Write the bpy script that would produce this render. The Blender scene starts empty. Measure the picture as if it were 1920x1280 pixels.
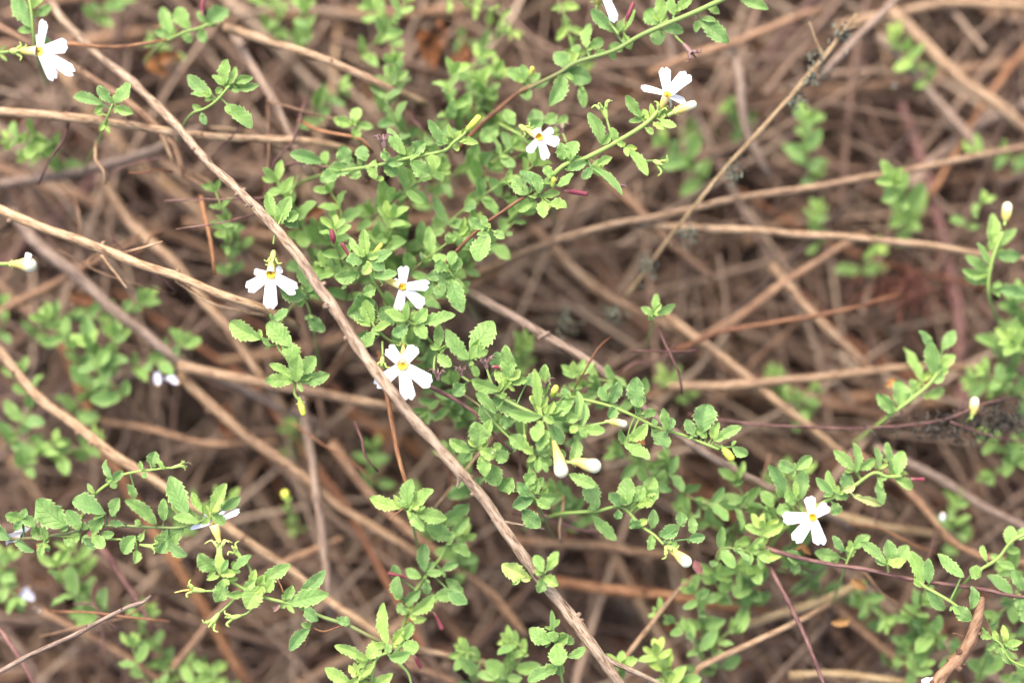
import bpy, math, random
from mathutils import Vector, Matrix, noise
R = math.radians
sc = bpy.context.scene
C = sc.collection

# ---------------------------------------------------------------- camera
PITCH = R(74)
DIR = Vector((0, math.cos(PITCH), -math.sin(PITCH)))
UP = Vector((0, math.sin(PITCH), math.cos(PITCH)))
RIGHT = Vector((1, 0, 0))
CEN = Vector((0, 0, 0.095))            # centre of the plane in focus, metres above the soil
DIST = 0.383
CAM = CEN - DIR * DIST
S = 0.23 / 1920.0
cd = bpy.data.cameras.new('camera')
cd.lens = 60; cd.sensor_width = 36; cd.clip_start = 0.01; cd.clip_end = 50
cd.dof.use_dof = True; cd.dof.focus_distance = DIST; cd.dof.aperture_fstop = 2.55
cam = bpy.data.objects.new('camera', cd); C.objects.link(cam)
cam.location = CAM
cam.rotation_euler = Matrix((RIGHT, UP, -DIR)).transposed().to_euler()
sc.camera = cam

# ---------------------------------------------------------------- sky, sun, exposure
SUN_EL, SUN_AZ = R(62), R(330)
w = bpy.data.worlds.new("World"); sc.world = w; w.use_nodes = True
nt = w.node_tree; bg = nt.nodes['Background']
sky = nt.nodes.new('ShaderNodeTexSky'); sky.sky_type = 'NISHITA'; sky.sun_disc = False
sky.sun_elevation = SUN_EL; sky.sun_rotation = SUN_AZ
sky.dust_density = 6.0; sky.air_density = 1.0; sky.ozone_density = 0.6; sky.altitude = 0
nt.links.new(sky.outputs[0], bg.inputs[0]); bg.inputs[1].default_value = 0.15
sd = bpy.data.lights.new('sun', 'SUN'); sd.energy = 1.3; sd.angle = R(35); sd.color = (1.0, 0.94, 0.84)
sun = bpy.data.objects.new('sun', sd); C.objects.link(sun)
sv = Vector((math.sin(SUN_AZ) * math.cos(SUN_EL), math.cos(SUN_AZ) * math.cos(SUN_EL), math.sin(SUN_EL)))
sun.rotation_euler = (-sv).to_track_quat('-Z', 'Y').to_euler()
sc.view_settings.view_transform = 'Standard'; sc.view_settings.look = 'None'
sc.view_settings.gamma = 1.0; sc.view_settings.use_curve_mapping = False
sc.view_settings.exposure = 1.58
sc.cycles.use_denoising = True
sc.cycles.max_bounces = 8; sc.cycles.transmission_bounces = 4; sc.cycles.diffuse_bounces = 5

def P(x, y, d=0.0):
    """photo pixel (1920 wide) and depth in mm behind the plane in focus -> world point"""
    d = d + 4.5 * max(0.0, (400 - y) / 400) + 4.0 * min(1.2, max(0.0, (x - 1500) / 420)) * (1 if y < 1050 else 0.4)
    k = (DIST + d * 0.001) / DIST
    return CAM + (RIGHT * ((x - 960) * S) + UP * (-(y - 640) * S)) * k + DIR * (DIST + d * 0.001)

def depth_of(z, x, y):
    """depth (mm) at which the sight line through the pixel meets height z"""
    a = CAM; b = P(x, y, 0) - CAM
    t = (z - a.z) / b.z
    return (t - 1) * DIST * 1000

# ---------------------------------------------------------------- materials
def new_mat(name):
    m = bpy.data.materials.new(name); m.use_nodes = True
    n = m.node_tree.nodes; l = m.node_tree.links
    return m, n, l, n['Principled BSDF']
def node(n, typ, **kw):
    o = n.new(typ)
    for k, v in kw.items(): setattr(o, k, v)
    return o
def math_n(n, l, op, a, b=None, c=None, clamp=False):
    o = n.new('ShaderNodeMath'); o.operation = op; o.use_clamp = clamp
    for i, v in enumerate((a, b, c)):
        if v is None: continue
        if isinstance(v, (int, float)): o.inputs[i].default_value = v
        else: l.new(v, o.inputs[i])
    return o.outputs[0]
def mix_c(n, l, f, a, b, mode='MIX'):
    o = n.new('ShaderNodeMix'); o.data_type = 'RGBA'; o.blend_type = mode
    for i, v in ((0, f), (6, a), (7, b)):
        if isinstance(v, (int, float)): o.inputs[i].default_value = v
        elif isinstance(v, tuple): o.inputs[i].default_value = (*v, 1)
        else: l.new(v, o.inputs[i])
    return o.outputs[2]
def ramp(n, l, f, stops):
    o = n.new('ShaderNodeValToRGB'); e = o.color_ramp.elements
    while len(e) < len(stops): e.new(0.5)
    for k, (p, c) in enumerate(stops):
        e[k].position = p; e[k].color = (*c, 1)
    l.new(f, o.inputs[0]); return o.outputs[0]
def noise_n(n, l, vec, scale, detail=3, rough=0.55):
    o = n.new('ShaderNodeTexNoise'); o.inputs['Scale'].default_value = scale
    o.inputs['Detail'].default_value = detail; o.inputs['Roughness'].default_value = rough
    if vec is not None: l.new(vec, o.inputs['Vector'])
    return o

def leaf_material():
    m, n, l, p = new_mat('downy_leaf')
    tint = node(n, 'ShaderNodeAttribute', attribute_name='tint').outputs['Fac']
    uv = node(n, 'ShaderNodeUVMap').outputs[0]
    sp = n.new('ShaderNodeSeparateXYZ'); l.new(uv, sp.inputs[0])
    u, v = sp.outputs[0], sp.outputs[1]
    av = math_n(n, l, 'ABSOLUTE', v)
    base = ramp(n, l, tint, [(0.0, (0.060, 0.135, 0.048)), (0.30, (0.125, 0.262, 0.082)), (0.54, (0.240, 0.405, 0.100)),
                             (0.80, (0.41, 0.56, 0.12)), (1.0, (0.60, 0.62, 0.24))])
    geo = node(n, 'ShaderNodeNewGeometry').outputs['Position']
    ns = noise_n(n, l, geo, 260, 3).outputs[0]
    base = mix_c(n, l, math_n(n, l, 'MULTIPLY', math_n(n, l, 'SUBTRACT', ns, 0.42, clamp=True), 0.9), base, (0.42, 0.54, 0.22))
    # side veins run forward from the midrib
    ph = math_n(n, l, 'SUBTRACT', math_n(n, l, 'MULTIPLY', u, 6.0), math_n(n, l, 'MULTIPLY', av, 1.7))
    fr = math_n(n, l, 'ABSOLUTE', math_n(n, l, 'SUBTRACT', math_n(n, l, 'FRACT', ph), 0.5))
    vein = math_n(n, l, 'SUBTRACT', 1.0, math_n(n, l, 'MULTIPLY', fr, 7.0), clamp=True)
    mid = math_n(n, l, 'SUBTRACT', 1.0, math_n(n, l, 'MULTIPLY', av, 9.0), clamp=True)
    vv = math_n(n, l, 'MAXIMUM', vein, mid)
    vcol = mix_c(n, l, 1.0, base, (0.74, 0.82, 0.74), 'MULTIPLY')
    col = mix_c(n, l, math_n(n, l, 'MULTIPLY', vv, 0.7), base, vcol)
    edge = math_n(n, l, 'MULTIPLY', math_n(n, l, 'SUBTRACT', av, 0.80, clamp=True), 3.2, clamp=True)
    col = mix_c(n, l, edge, col, (0.50, 0.62, 0.24))
    l.new(col, p.inputs['Base Color'])
    p.inputs['Roughness'].default_value = 0.55
    p.inputs['Specular IOR Level'].default_value = 0.25
    p.inputs['Sheen Weight'].default_value = 0.15; p.inputs['Sheen Roughness'].default_value = 0.5
    hair = noise_n(n, l, geo, 2400, 3, 0.7).outputs[0]
    spk = math_n(n, l, 'MULTIPLY', math_n(n, l, 'SUBTRACT', hair, 0.52), 1.3)
    col = mix_c(n, l, math_n(n, l, 'ADD', spk, 0.02, clamp=True), col, (0.55, 0.66, 0.24))
    l.new(col, p.inputs['Base Color'])
    hgt = math_n(n, l, 'ADD', math_n(n, l, 'MULTIPLY', vv, -0.8), math_n(n, l, 'MULTIPLY', hair, 0.55))
    b = n.new('ShaderNodeBump'); b.inputs['Strength'].default_value = 0.6; b.inputs['Distance'].default_value = 0.0003
    l.new(hgt, b.inputs['Height']); l.new(b.outputs[0], p.inputs['Normal'])
    tr = n.new('ShaderNodeBsdfTranslucent')
    l.new(mix_c(n, l, 0.5, col, (0.30, 0.55, 0.06)), tr.inputs[0])
    mx = n.new('ShaderNodeMixShader'); mx.inputs[0].default_value = 0.30
    l.new(p.outputs[0], mx.inputs[1]); l.new(tr.outputs[0], mx.inputs[2])
    l.new(mx.outputs[0], n['Material Output'].inputs[0])
    return m

def petal_material():
    m, n, l, p = new_mat('white_petal')
    tint = node(n, 'ShaderNodeAttribute', attribute_name='tint').outputs['Fac']
    uv = node(n, 'ShaderNodeUVMap').outputs[0]
    sp = n.new('ShaderNodeSeparateXYZ'); l.new(uv, sp.inputs[0])
    c = ramp(n, l, tint, [(0.0, (0.70, 0.70, 0.86)), (0.5, (0.86, 0.86, 0.88)), (1.0, (0.88, 0.84, 0.62))])
    yel = math_n(n, l, 'SUBTRACT', 1.0, math_n(n, l, 'MULTIPLY', sp.outputs[0], 5.5), clamp=True)
    yel = math_n(n, l, 'MULTIPLY', yel, 1.5, clamp=True)
    c = mix_c(n, l, yel, c, (0.70, 0.47, 0.015))
    wv = math_n(n, l, 'SINE', math_n(n, l, 'MULTIPLY', sp.outputs[1], 16.0))
    b = n.new('ShaderNodeBump'); b.inputs['Strength'].default_value = 0.25; b.inputs['Distance'].default_value = 0.0002
    l.new(wv, b.inputs['Height']); l.new(b.outputs[0], p.inputs['Normal'])
    l.new(c, p.inputs['Base Color']); p.inputs['Roughness'].default_value = 0.5
    tr = n.new('ShaderNodeBsdfTranslucent'); l.new(c, tr.inputs[0])
    mx = n.new('ShaderNodeMixShader'); mx.inputs[0].default_value = 0.25
    l.new(p.outputs[0], mx.inputs[1]); l.new(tr.outputs[0], mx.inputs[2])
    l.new(mx.outputs[0], n['Material Output'].inputs[0])
    return m

def grad_material(name, stops, rough=0.5, nscale=700, namt=0.25, sss=0.0):
    """colour runs along the piece by its tint attribute, with fine mottling"""
    m, n, l, p = new_mat(name)
    tint = node(n, 'ShaderNodeAttribute', attribute_name='tint').outputs['Fac']
    c = ramp(n, l, tint, stops)
    geo = node(n, 'ShaderNodeNewGeometry').outputs['Position']
    ns = noise_n(n, l, geo, nscale, 3).outputs[0]
    dk = mix_c(n, l, 1.0, c, (0.55, 0.5, 0.5), 'MULTIPLY')
    c = mix_c(n, l, math_n(n, l, 'MULTIPLY', ns, namt), c, dk)
    l.new(c, p.inputs['Base Color']); p.inputs['Roughness'].default_value = rough
    p.inputs['Sheen Weight'].default_value = 0.08; p.inputs['Specular IOR Level'].default_value = 0.3
    b = n.new('ShaderNodeBump'); b.inputs['Strength'].default_value = 0.4; b.inputs['Distance'].default_value = 0.0002
    l.new(ns, b.inputs['Height']); l.new(b.outputs[0], p.inputs['Normal'])
    return m

def bark_material(name, lo, mid, hi, spec=0.3):
    m, n, l, p = new_mat(name)
    uv = node(n, 'ShaderNodeUVMap').outputs[0]
    tint = node(n, 'ShaderNodeAttribute', attribute_name='tint').outputs['Fac']
    mp = n.new('ShaderNodeMapping'); mp.inputs['Scale'].default_value = (4200, 420, 1); l.new(uv, mp.inputs[0])
    n1 = noise_n(n, l, mp.outputs[0], 1.0, 4, 0.65).outputs[0]
    mp2 = n.new('ShaderNodeMapping'); mp2.inputs['Scale'].default_value = (900, 160, 1); l.new(uv, mp2.inputs[0])
    n2 = noise_n(n, l, mp2.outputs[0], 1.0, 3, 0.6).outputs[0]
    mp3 = n.new('ShaderNodeMapping'); mp3.inputs['Scale'].default_value = (3600, 2600, 1); l.new(uv, mp3.inputs[0])
    n3 = noise_n(n, l, mp3.outputs[0], 1.0, 2, 0.6).outputs[0]
    f = math_n(n, l, 'ADD', math_n(n, l, 'MULTIPLY', n1, 0.55), math_n(n, l, 'MULTIPLY', n2, 0.45))
    c = ramp(n, l, f, [(0.40, lo), (0.47, mid), (0.58, hi)])
    spk = math_n(n, l, 'MULTIPLY', math_n(n, l, 'SUBTRACT', n3, 0.60, clamp=True), 6.0, clamp=True)
    c = mix_c(n, l, spk, c, tuple(x * 0.35 for x in lo))
    c = mix_c(n, l, 1.0, c, ramp(n, l, tint, [(0.0, (0.42, 0.34, 0.36)), (0.5, (1.0, 1.0, 1.0)), (1.0, (1.5, 1.45, 1.35))]), 'MULTIPLY')
    l.new(c, p.inputs['Base Color']); p.inputs['Roughness'].default_value = 0.62
    p.inputs['Specular IOR Level'].default_value = spec
    b = n.new('ShaderNodeBump'); b.inputs['Strength'].default_value = 0.7; b.inputs['Distance'].default_value = 0.0004
    l.new(f, b.inputs['Height']); l.new(b.outputs[0], p.inputs['Normal'])
    return m

M = {}
M['leaf'] = leaf_material()
M['petal'] = petal_material()
M['stem'] = grad_material('green_stem', [(0.0, (0.10, 0.035, 0.055)), (0.25, (0.17, 0.10, 0.07)), (0.5, (0.16, 0.22, 0.065)), (1.0, (0.25, 0.37, 0.085))])
M['tube'] = grad_material('cream_flower_tube', [(0.0, (0.42, 0.56, 0.18)), (0.25, (0.58, 0.42, 0.14)), (0.6, (0.66, 0.50, 0.14)), (1.0, (0.72, 0.64, 0.36))], namt=0.12)
M['bud'] = grad_material('cream_bud', [(0.0, (0.42, 0.42, 0.12)), (0.35, (0.58, 0.42, 0.11)), (0.62, (0.64, 0.52, 0.17)), (0.85, (0.66, 0.62, 0.36)), (1.0, (0.68, 0.66, 0.46))], namt=0.15)
M['greenbud'] = grad_material('green_bud', [(0.0, (0.22, 0.34, 0.06)), (1.0, (0.52, 0.52, 0.07))], namt=0.15)
M['calyx'] = grad_material('hairy_calyx', [(0.0, (0.20, 0.34, 0.08)), (0.7, (0.42, 0.56, 0.14)), (1.0, (0.5, 0.5, 0.2))])
M['dry'] = grad_material('withered_calyx', [(0.0, (0.24, 0.26, 0.12)), (0.6, (0.26, 0.15, 0.13)), (1.0, (0.12, 0.07, 0.07))])
M['red'] = grad_material('crimson_bud', [(0.0, (0.30, 0.16, 0.12)), (0.4, (0.15, 0.020, 0.035)), (1.0, (0.17, 0.030, 0.045))])
M['yellow'] = grad_material('yellow_throat', [(0.0, (0.56, 0.28, 0.005)), (1.0, (0.68, 0.46, 0.01))], namt=0.1)
M['tan'] = bark_material('tan_bark', (0.085, 0.045, 0.026), (0.265, 0.165, 0.092), (0.40, 0.285, 0.18))
M['brown'] = bark_material('brown_bark', (0.055, 0.025, 0.015), (0.175, 0.095, 0.054), (0.26, 0.165, 0.100))
M['grey'] = bark_material('greyed_bark', (0.075, 0.048, 0.036), (0.180, 0.124, 0.092), (0.29, 0.215, 0.165))
M['rust'] = bark_material('rust_bark', (0.090, 0.034, 0.016), (0.20, 0.088, 0.040), (0.31, 0.16, 0.08))
M['purple'] = bark_material('purple_bark', (0.055, 0.020, 0.022), (0.120, 0.055, 0.050), (0.21, 0.120, 0.100))
M['branch'] = bark_material('rough_branch_bark', (0.070, 0.038, 0.026), (0.250, 0.170, 0.110), (0.42, 0.325, 0.235))
M['gold'] = bark_material('straw', (0.14, 0.085, 0.038), (0.31, 0.215, 0.11), (0.42, 0.325, 0.19))

# ---------------------------------------------------------------- mesh builder
class MB:
    def __init__(s): s.v = []; s.f = []; s.uv = []; s.t = []
    def add(s, vs, fs, uvs, ts):
        o = len(s.v); s.v += vs; s.uv += uvs
        s.t += ts if isinstance(ts, list) else [ts] * len(vs)
        s.f += [tuple(i + o for i in f) for f in fs]
    def build(s, name, mat, parent=None, origin=None, smooth=True):
        o0 = origin or Vector((0, 0, 0))
        me = bpy.data.meshes.new(name)
        me.from_pydata([tuple(Vector(v) - o0) for v in s.v], [], s.f)
        a = me.attributes.new('tint', 'FLOAT', 'POINT'); a.data.foreach_set('value', s.t)
        ul = me.uv_layers.new(name='UVMap')
        li = [0] * len(me.loops); me.loops.foreach_get('vertex_index', li)
        flat = []
        for i in li: flat += s.uv[i]
        ul.data.foreach_set('uv', flat)
        if smooth: me.polygons.foreach_set('use_smooth', [True] * len(me.polygons))
        me.materials.append(mat); me.update()
        o = bpy.data.objects.new(name, me); C.objects.link(o)
        if parent: o.parent = parent
        return o

def smooth_path(pts, n):
    """Catmull-Rom through points [(Vector, radius, tint)]"""
    out = []
    m = len(pts)
    for i in range(m - 1):
        a = pts[max(i - 1, 0)]; b = pts[i]; c = pts[i + 1]; d = pts[min(i + 2, m - 1)]
        k = n if isinstance(n, int) else max(2, int((b[0] - c[0]).length / n))
        for j in range(k):
            t = j / k
            q = [0.5 * ((2 * b[e]) + (c[e] - a[e]) * t + (2 * a[e] - 5 * b[e] + 4 * c[e] - d[e]) * t * t + (3 * b[e] - a[e] - 3 * c[e] + d[e]) * t ** 3) for e in range(3)]
            out.append((q[0], max(q[1], 1e-5), q[2]))
    out.append(pts[-1]); return out

def tube(mb, path, seg=8, bump=0.0, seed=0, cap=True):
    """path: list of (Vector, radius, tint)"""
    vs, fs, uvs, ts = [], [], [], []
    n = len(path); L = 0.0
    ref = None
    for i, (p, r, t) in enumerate(path):
        a = path[max(i - 1, 0)][0]; b = path[min(i + 1, n - 1)][0]
        d = (b - a)
        d = d.normalized() if d.length > 1e-9 else Vector((0, 0, 1))
        if ref is None:
            ref = d.orthogonal().normalized()
        ref = (ref - d * ref.dot(d)).normalized(); bi = d.cross(ref)
        if i: L += (p - path[i - 1][0]).length
        for k in range(seg + 1):
            an = 2 * math.pi * (k % seg) / seg
            o = ref * math.cos(an) + bi * math.sin(an)
            rr = r
            if bump:
                q = (p + o * r) * 900 + Vector((seed, 0, 0))
                rr = r * (1 + bump * noise.noise(q * 0.35) + 0.5 * bump * noise.noise(q * 1.3))
            vs.append(p + o * rr); uvs.append((2 * math.pi * r * k / seg + seed * 0.013, L)); ts.append(t)
    w_ = seg + 1
    for i in range(n - 1):
        for k in range(seg):
            fs.append((i * w_ + k, i * w_ + k + 1, (i + 1) * w_ + k + 1, (i + 1) * w_ + k))
    if cap:
        for i0, pt, rev in ((0, path[0], True), ((n - 1) * w_, path[-1], False)):
            vs.append(pt[0]); uvs.append((0, 0 if rev else L)); ts.append(pt[2]); c = len(vs) - 1
            for k in range(seg):
                fs.append((c, i0 + k + 1, i0 + k) if rev else (c, i0 + k, i0 + k + 1))
    mb.add(vs, fs, uvs, ts)

def leaf_geo(mb, base, tip, width, nrm, rnd, tint=0.4, teeth=6, detail=2, fold=None, curl=None, apex=None, twist=None):
    """toothed ovate blade, narrowed to a short petiole, folded at the midrib and curled along its length"""
    ax = tip - base; L = ax.length
    if L < 1e-6: return
    ax.normalize(); side = ax.cross(nrm)
    side = side.normalized() if side.length > 1e-6 else ax.orthogonal().normalized()
    nn = side.cross(ax).normalized()
    fold = rnd.uniform(0.15, 0.75) if fold is None else fold
    curl = rnd.uniform(-0.10, 0.22) if curl is None else curl
    twist = rnd.uniform(-0.5, 0.5) if twist is None else twist
    wav = rnd.uniform(0.03, 0.10); wp = rnd.uniform(0, 6)
    bend = rnd.uniform(-0.08, 0.08)
    a = rnd.uniform(0.72, 0.95); b = rnd.uniform(0.62, 0.85) if apex is None else apex
    mx = (a / (a + b)) ** a * (b / (a + b)) ** b
    if detail >= 2: rows, cols = teeth * 3 + 4, [-1, -0.62, -0.28, 0, 0.28, 0.62, 1]
    elif detail == 1: rows, cols = 12, [-1, -0.5, 0, 0.5, 1]
    else: rows, cols = 6, [-1, 0, 1]
    vs, fs, uvs, ts = [], [], [], []
    for i in range(rows + 1):
        t = i / rows
        wt = (t ** a) * ((1 - t) ** b) / mx if 0 < t < 1 else 0.0
        wt = max(wt, 0.07 * (1 - t))
        tooth = 0.0
        if detail >= 1 and t > 0.2 and t < 0.99:
            ph = (t * teeth * (1.0 if detail >= 2 else 1.0)) % 1.0
            tooth = (0.5 - ph) if detail >= 2 else 0.35 * math.sin(ph * 6.283)
        c0 = base + ax * (L * t) + nn * (-curl * L * (t * t) + curl * L * t * 0.3) + side * (bend * L * math.sin(t * 3.1416))
        tw = twist * t
        sd2 = side * math.cos(tw) + nn * math.sin(tw); nn2 = nn * math.cos(tw) - side * math.sin(tw)
        for v in cols:
            av = abs(v)
            e = 1 + (0.36 if detail >= 2 else 0.18) * tooth * (av ** 3)
            off = v * wt * width * 0.5 * e
            z = abs(off) * fold + wav * width * math.sin(t * 14 + wp + (1.2 if v > 0 else 0)) * av * av
            fw = 0.05 * L * tooth * (av ** 3)
            vs.append(c0 + sd2 * (off * math.cos(fold * 0.5)) + nn2 * z + ax * (-fw))
            uvs.append((t, v)); ts.append(tint)
    nc = len(cols)
    for i in range(rows):
        for k in range(nc - 1):
            fs.append((i * nc + k, i * nc + k + 1, (i + 1) * nc + k + 1, (i + 1) * nc + k))
    mb.add(vs, fs, uvs, ts)

def petal_geo(mb, base, tip, w0, w1, nrm, rnd, tint=0.5, curl=0.08):
    ax = tip - base; L = ax.length; ax.normalize()
    side = ax.cross(nrm).normalized(); nn = side.cross(ax).normalized()
    rows = 16; cols = [-1, -0.75, -0.5, -0.25, 0, 0.25, 0.5, 0.75, 1]
    notch = rnd.uniform(0.04, 0.12); asym = rnd.uniform(-0.05, 0.05); cup = rnd.uniform(-0.2, 0.25); ph = rnd.uniform(0, 6)
    vs, fs, uvs = [], [], []
    for i in range(rows + 1):
        t = i / rows
        w_ = w0 + (w1 - w0) * (t ** 0.8)
        if t > 0.86: w_ *= 1 - 0.28 * ((t - 0.86) / 0.14) ** 2
        if t < 0.12: w_ *= 0.75 + 0.25 * t / 0.12
        for v in cols:
            ln = 1 - notch * math.exp(-(v / 0.28) ** 2) * (t ** 4) - 0.10 * abs(v) ** 3 * t ** 4 + asym * v * t ** 3
            p = base + ax * (L * t * ln) + side * (v * w_ * 0.5) + nn * (-curl * L * t * t + cup * w_ * 0.3 * v * v + 0.03 * L * math.sin(5 * t + 2.5 * v + ph) * t)
            vs.append(p); uvs.append((t, v))
    nc = len(cols)
    for i in range(rows):
        for k in range(nc - 1):
            fs.append((i * nc + k, i * nc + k + 1, (i + 1) * nc + k + 1, (i + 1) * nc + k))
    mb.add(vs, fs, uvs, tint)

# ---------------------------------------------------------------- things
def tag(o, label=None, cat=None, group=None, kind=None):
    if label: o['label'] = label
    if cat: o['category'] = cat
    if group: o['group'] = group
    if kind: o['kind'] = kind
    return o

def nums(s): return [[float(q) for q in c.split(',')] for c in s.split()]
FACE = -DIR
SUNNY = Vector((0, 0, 1))

class Sprig:
    """one leafy shoot: an Empty at its foot with stem, leaf, flower, bud ... as parts"""
    def __init__(s, name, label, cat, seed, tint=0.42, group=None, origin=None):
        s.name, s.rnd, s.tint = name, random.Random(seed), tint
        s.paths = []; s.stem = MB(); s.o = None; s.label, s.cat, s.group = label, cat, group
        s.leaves = []; s.small = []
    def root(s, loc):
        s.o = bpy.data.objects.new(s.name, None); C.objects.link(s.o); s.o.location = loc; s.loc = loc.copy()
        s.o.empty_display_size = 0.005
        tag(s.o, s.label, s.cat, s.group)
    def add_stem(s, pts, w, t0=0.5, t1=0.8):
        """pts rows x,y,d ; w px width at start,end"""
        ps = [P(*p) for p in pts]
        if s.o is None: s.root(ps[0])
        w0, w1 = w if isinstance(w, tuple) else (w, w * 0.6)
        n = len(pts)
        path = [(ps[i], (w0 + (w1 - w0) * i / (n - 1)) * S * 0.5, t0 + (t1 - t0) * i / (n - 1)) for i in range(n)]
        path = smooth_path(path, 5)
        tube(s.stem, path, 7, 0.12, s.rnd.random() * 50)
        s.paths.append([(p, q) for p, q in zip(path, path[1:])])
        return path
    def near(s, x, y):
        """closest point of the stems to the pixel, as world point and depth"""
        best = None
        for segs in s.paths:
            for (a, b) in segs:
                c = a[0]; q = c - CAM; dd = q.dot(DIR); k = dd / DIST
                px = 960 + q.dot(RIGHT) / (S * k); py = 640 - q.dot(UP) / (S * k)
                e = (px - x) ** 2 + (py - y) ** 2
                if best is None or e < best[0]: best = (e, c, (dd - DIST) * 1000)
        return (math.sqrt(best[0]), best[1], best[2]) if best else (0, None, 0)
    def leaf(s, bx, by, tx, ty, w, tint=None, dd=0.0, parts=True, detail=2, mb=None):
        r = s.rnd
        e, sp, d0 = s.near(bx, by)
        d0 += r.uniform(-2.8, 0.3) + dd
        Lpx = math.hypot(tx - bx, ty - by)
        d1 = d0 + r.uniform(-0.40, 0.30) * Lpx * S * 1000
        b, t = P(bx, by, d0), P(tx, ty, d1)
        n = (FACE * 1.0 + SUNNY * 0.15 + RIGHT * r.uniform(-0.40, 0.40) + UP * r.uniform(-0.35, 0.45)).normalized()
        m = MB() if mb is None else mb
        tv = (s.tint if tint is None else tint) + r.uniform(-0.12, 0.10)
        big = Lpx > 34
        leaf_geo(m, b, t, w * S * 0.98, n, r, tv, teeth=(7 if Lpx > 50 else 6 if big else 4), detail=detail)
        if sp is not None and e > 3 and e < 60:
            tube(m, smooth_path([(sp, 0.00022, tv), ((sp + b) / 2 - FACE * 0.0008, 0.0002, tv), (b + (t - b) * 0.08, 0.0002, tv)], 3), 5)
        if mb is None: s.leaves.append(m)
        # small young leaves in the axil
        for _ in range(3):
            if Lpx < 20 or r.random() < 0.45: continue
            an = math.atan2(t.dot(UP) - b.dot(UP), (t - b).dot(RIGHT)) + r.uniform(-1.5, 1.5)
            ll = Lpx * S * r.uniform(0.26, 0.48)
            m2 = MB(); dv = (RIGHT * math.cos(an) + UP * math.sin(an) + FACE * r.uniform(-.2, .8)).normalized()
            b2 = b + DIR * r.uniform(-0.0005, 0.0015)
            leaf_geo(m2, b2, b2 + dv * ll, ll * r.uniform(.4, .6), (FACE + RIGHT * r.uniform(-.5, .5) + UP * r.uniform(-.5, .5)).normalized(), r, min(1, tv + r.uniform(.04, .22)), teeth=4, detail=1)
            s.small.append(m2)
    def leafs(s, data, **kw):
        for q in nums(data):
            s.leaf(*q[:5], tint=(q[5] if len(q) > 5 else None), **kw)
    def auto(s, path, L, step, tint=None, ratio=0.55, detail=1, mb=None, skip=0.0, tipn=4):
        """opposite pairs of leaves up a stem, each pair turned from the last, ending in a small rosette"""
        r = s.rnd; acc = 0; k = 0; tot = sum((b[0] - a[0]).length for a, b in zip(path, path[1:])); run = 0
        for a, b in zip(path, path[1:]):
            sl = (b[0] - a[0]).length; acc += sl; run += sl
            if acc < step * S: continue
            acc = 0
            d = (b[0] - a[0]).normalized(); ph = k * 1.57 + r.uniform(-0.4, 0.4); k += 1
            sd = d.cross(FACE).normalized(); un = sd.cross(d)
            f = run / tot
            for sg in (0, math.pi):
                if r.random() < skip: continue
                o = (sd * math.cos(ph + sg) + un * math.sin(ph + sg) + FACE * 0.35).normalized()
                for (sc_, ang) in ((1.0, r.uniform(0.75, 1.35)), (0.5, r.uniform(0.4, 0.9))):
                    if sc_ < 1 and r.random() < 0.5: continue
                    ll = L * S * sc_ * r.uniform(0.75, 1.2) * (1.0 if f < 0.75 else 0.8)
                    dv = (d * math.cos(ang) + o * math.sin(ang) + Vector((r.uniform(-.15, .15), r.uniform(-.15, .15), r.uniform(-.15, .15)))).normalized()
                    nn = (FACE * 0.9 + d * 0.4 - o * 0.2 + Vector((r.uniform(-.35, .35), r.uniform(-.35, .35), 0))).normalized()
                    m = MB() if mb is None else mb
                    tv = (s.tint if tint is None else tint) + r.uniform(-0.10, 0.10) + 0.12 * max(0, f - 0.5) + (0.06 if sc_ < 1 else 0)
                    leaf_geo(m, a[0], a[0] + dv * ll, ll * ratio * r.uniform(0.85, 1.2), nn, r, tv, teeth=5, detail=detail)
                    if mb is None: s.leaves.append(m)
        a, b = path[-2][0], path[-1][0]; d = (b - a).normalized()
        for j in range(tipn):
            an = j * 6.283 / max(tipn, 1) + r.uniform(-.3, .3)
            sd = d.cross(FACE).normalized(); un = sd.cross(d)
            o = sd * math.cos(an) + un * math.sin(an)
            ll = L * S * r.uniform(0.5, 0.8)
            dv = (d * 0.8 + o * r.uniform(0.5, 1.0) + FACE * 0.2).normalized()
            m = MB() if mb is None else mb
            leaf_geo(m, b, b + dv * ll, ll * ratio, (FACE + Vector((r.uniform(-.4, .4), r.uniform(-.4, .4), 0))).normalized(), r, (s.tint if tint is None else tint) + 0.16 + r.uniform(-.05, .08), teeth=4, detail=detail)
            if mb is None: s.leaves.append(m)
    def done(s, foliage=None):
        if s.stem.v: s.stem.build('stem', M['stem'], s.o, s.loc)
        if foliage is not None and foliage.v: foliage.build('foliage', M['leaf'], s.o, s.loc)
        r = s.rnd; room = 98 - len(s.leaves); lv = s.leaves + s.small[:max(0, room)]
        for m in lv: m.build('leaf', M['leaf'], s.o, s.loc)
        return s.o
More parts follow.
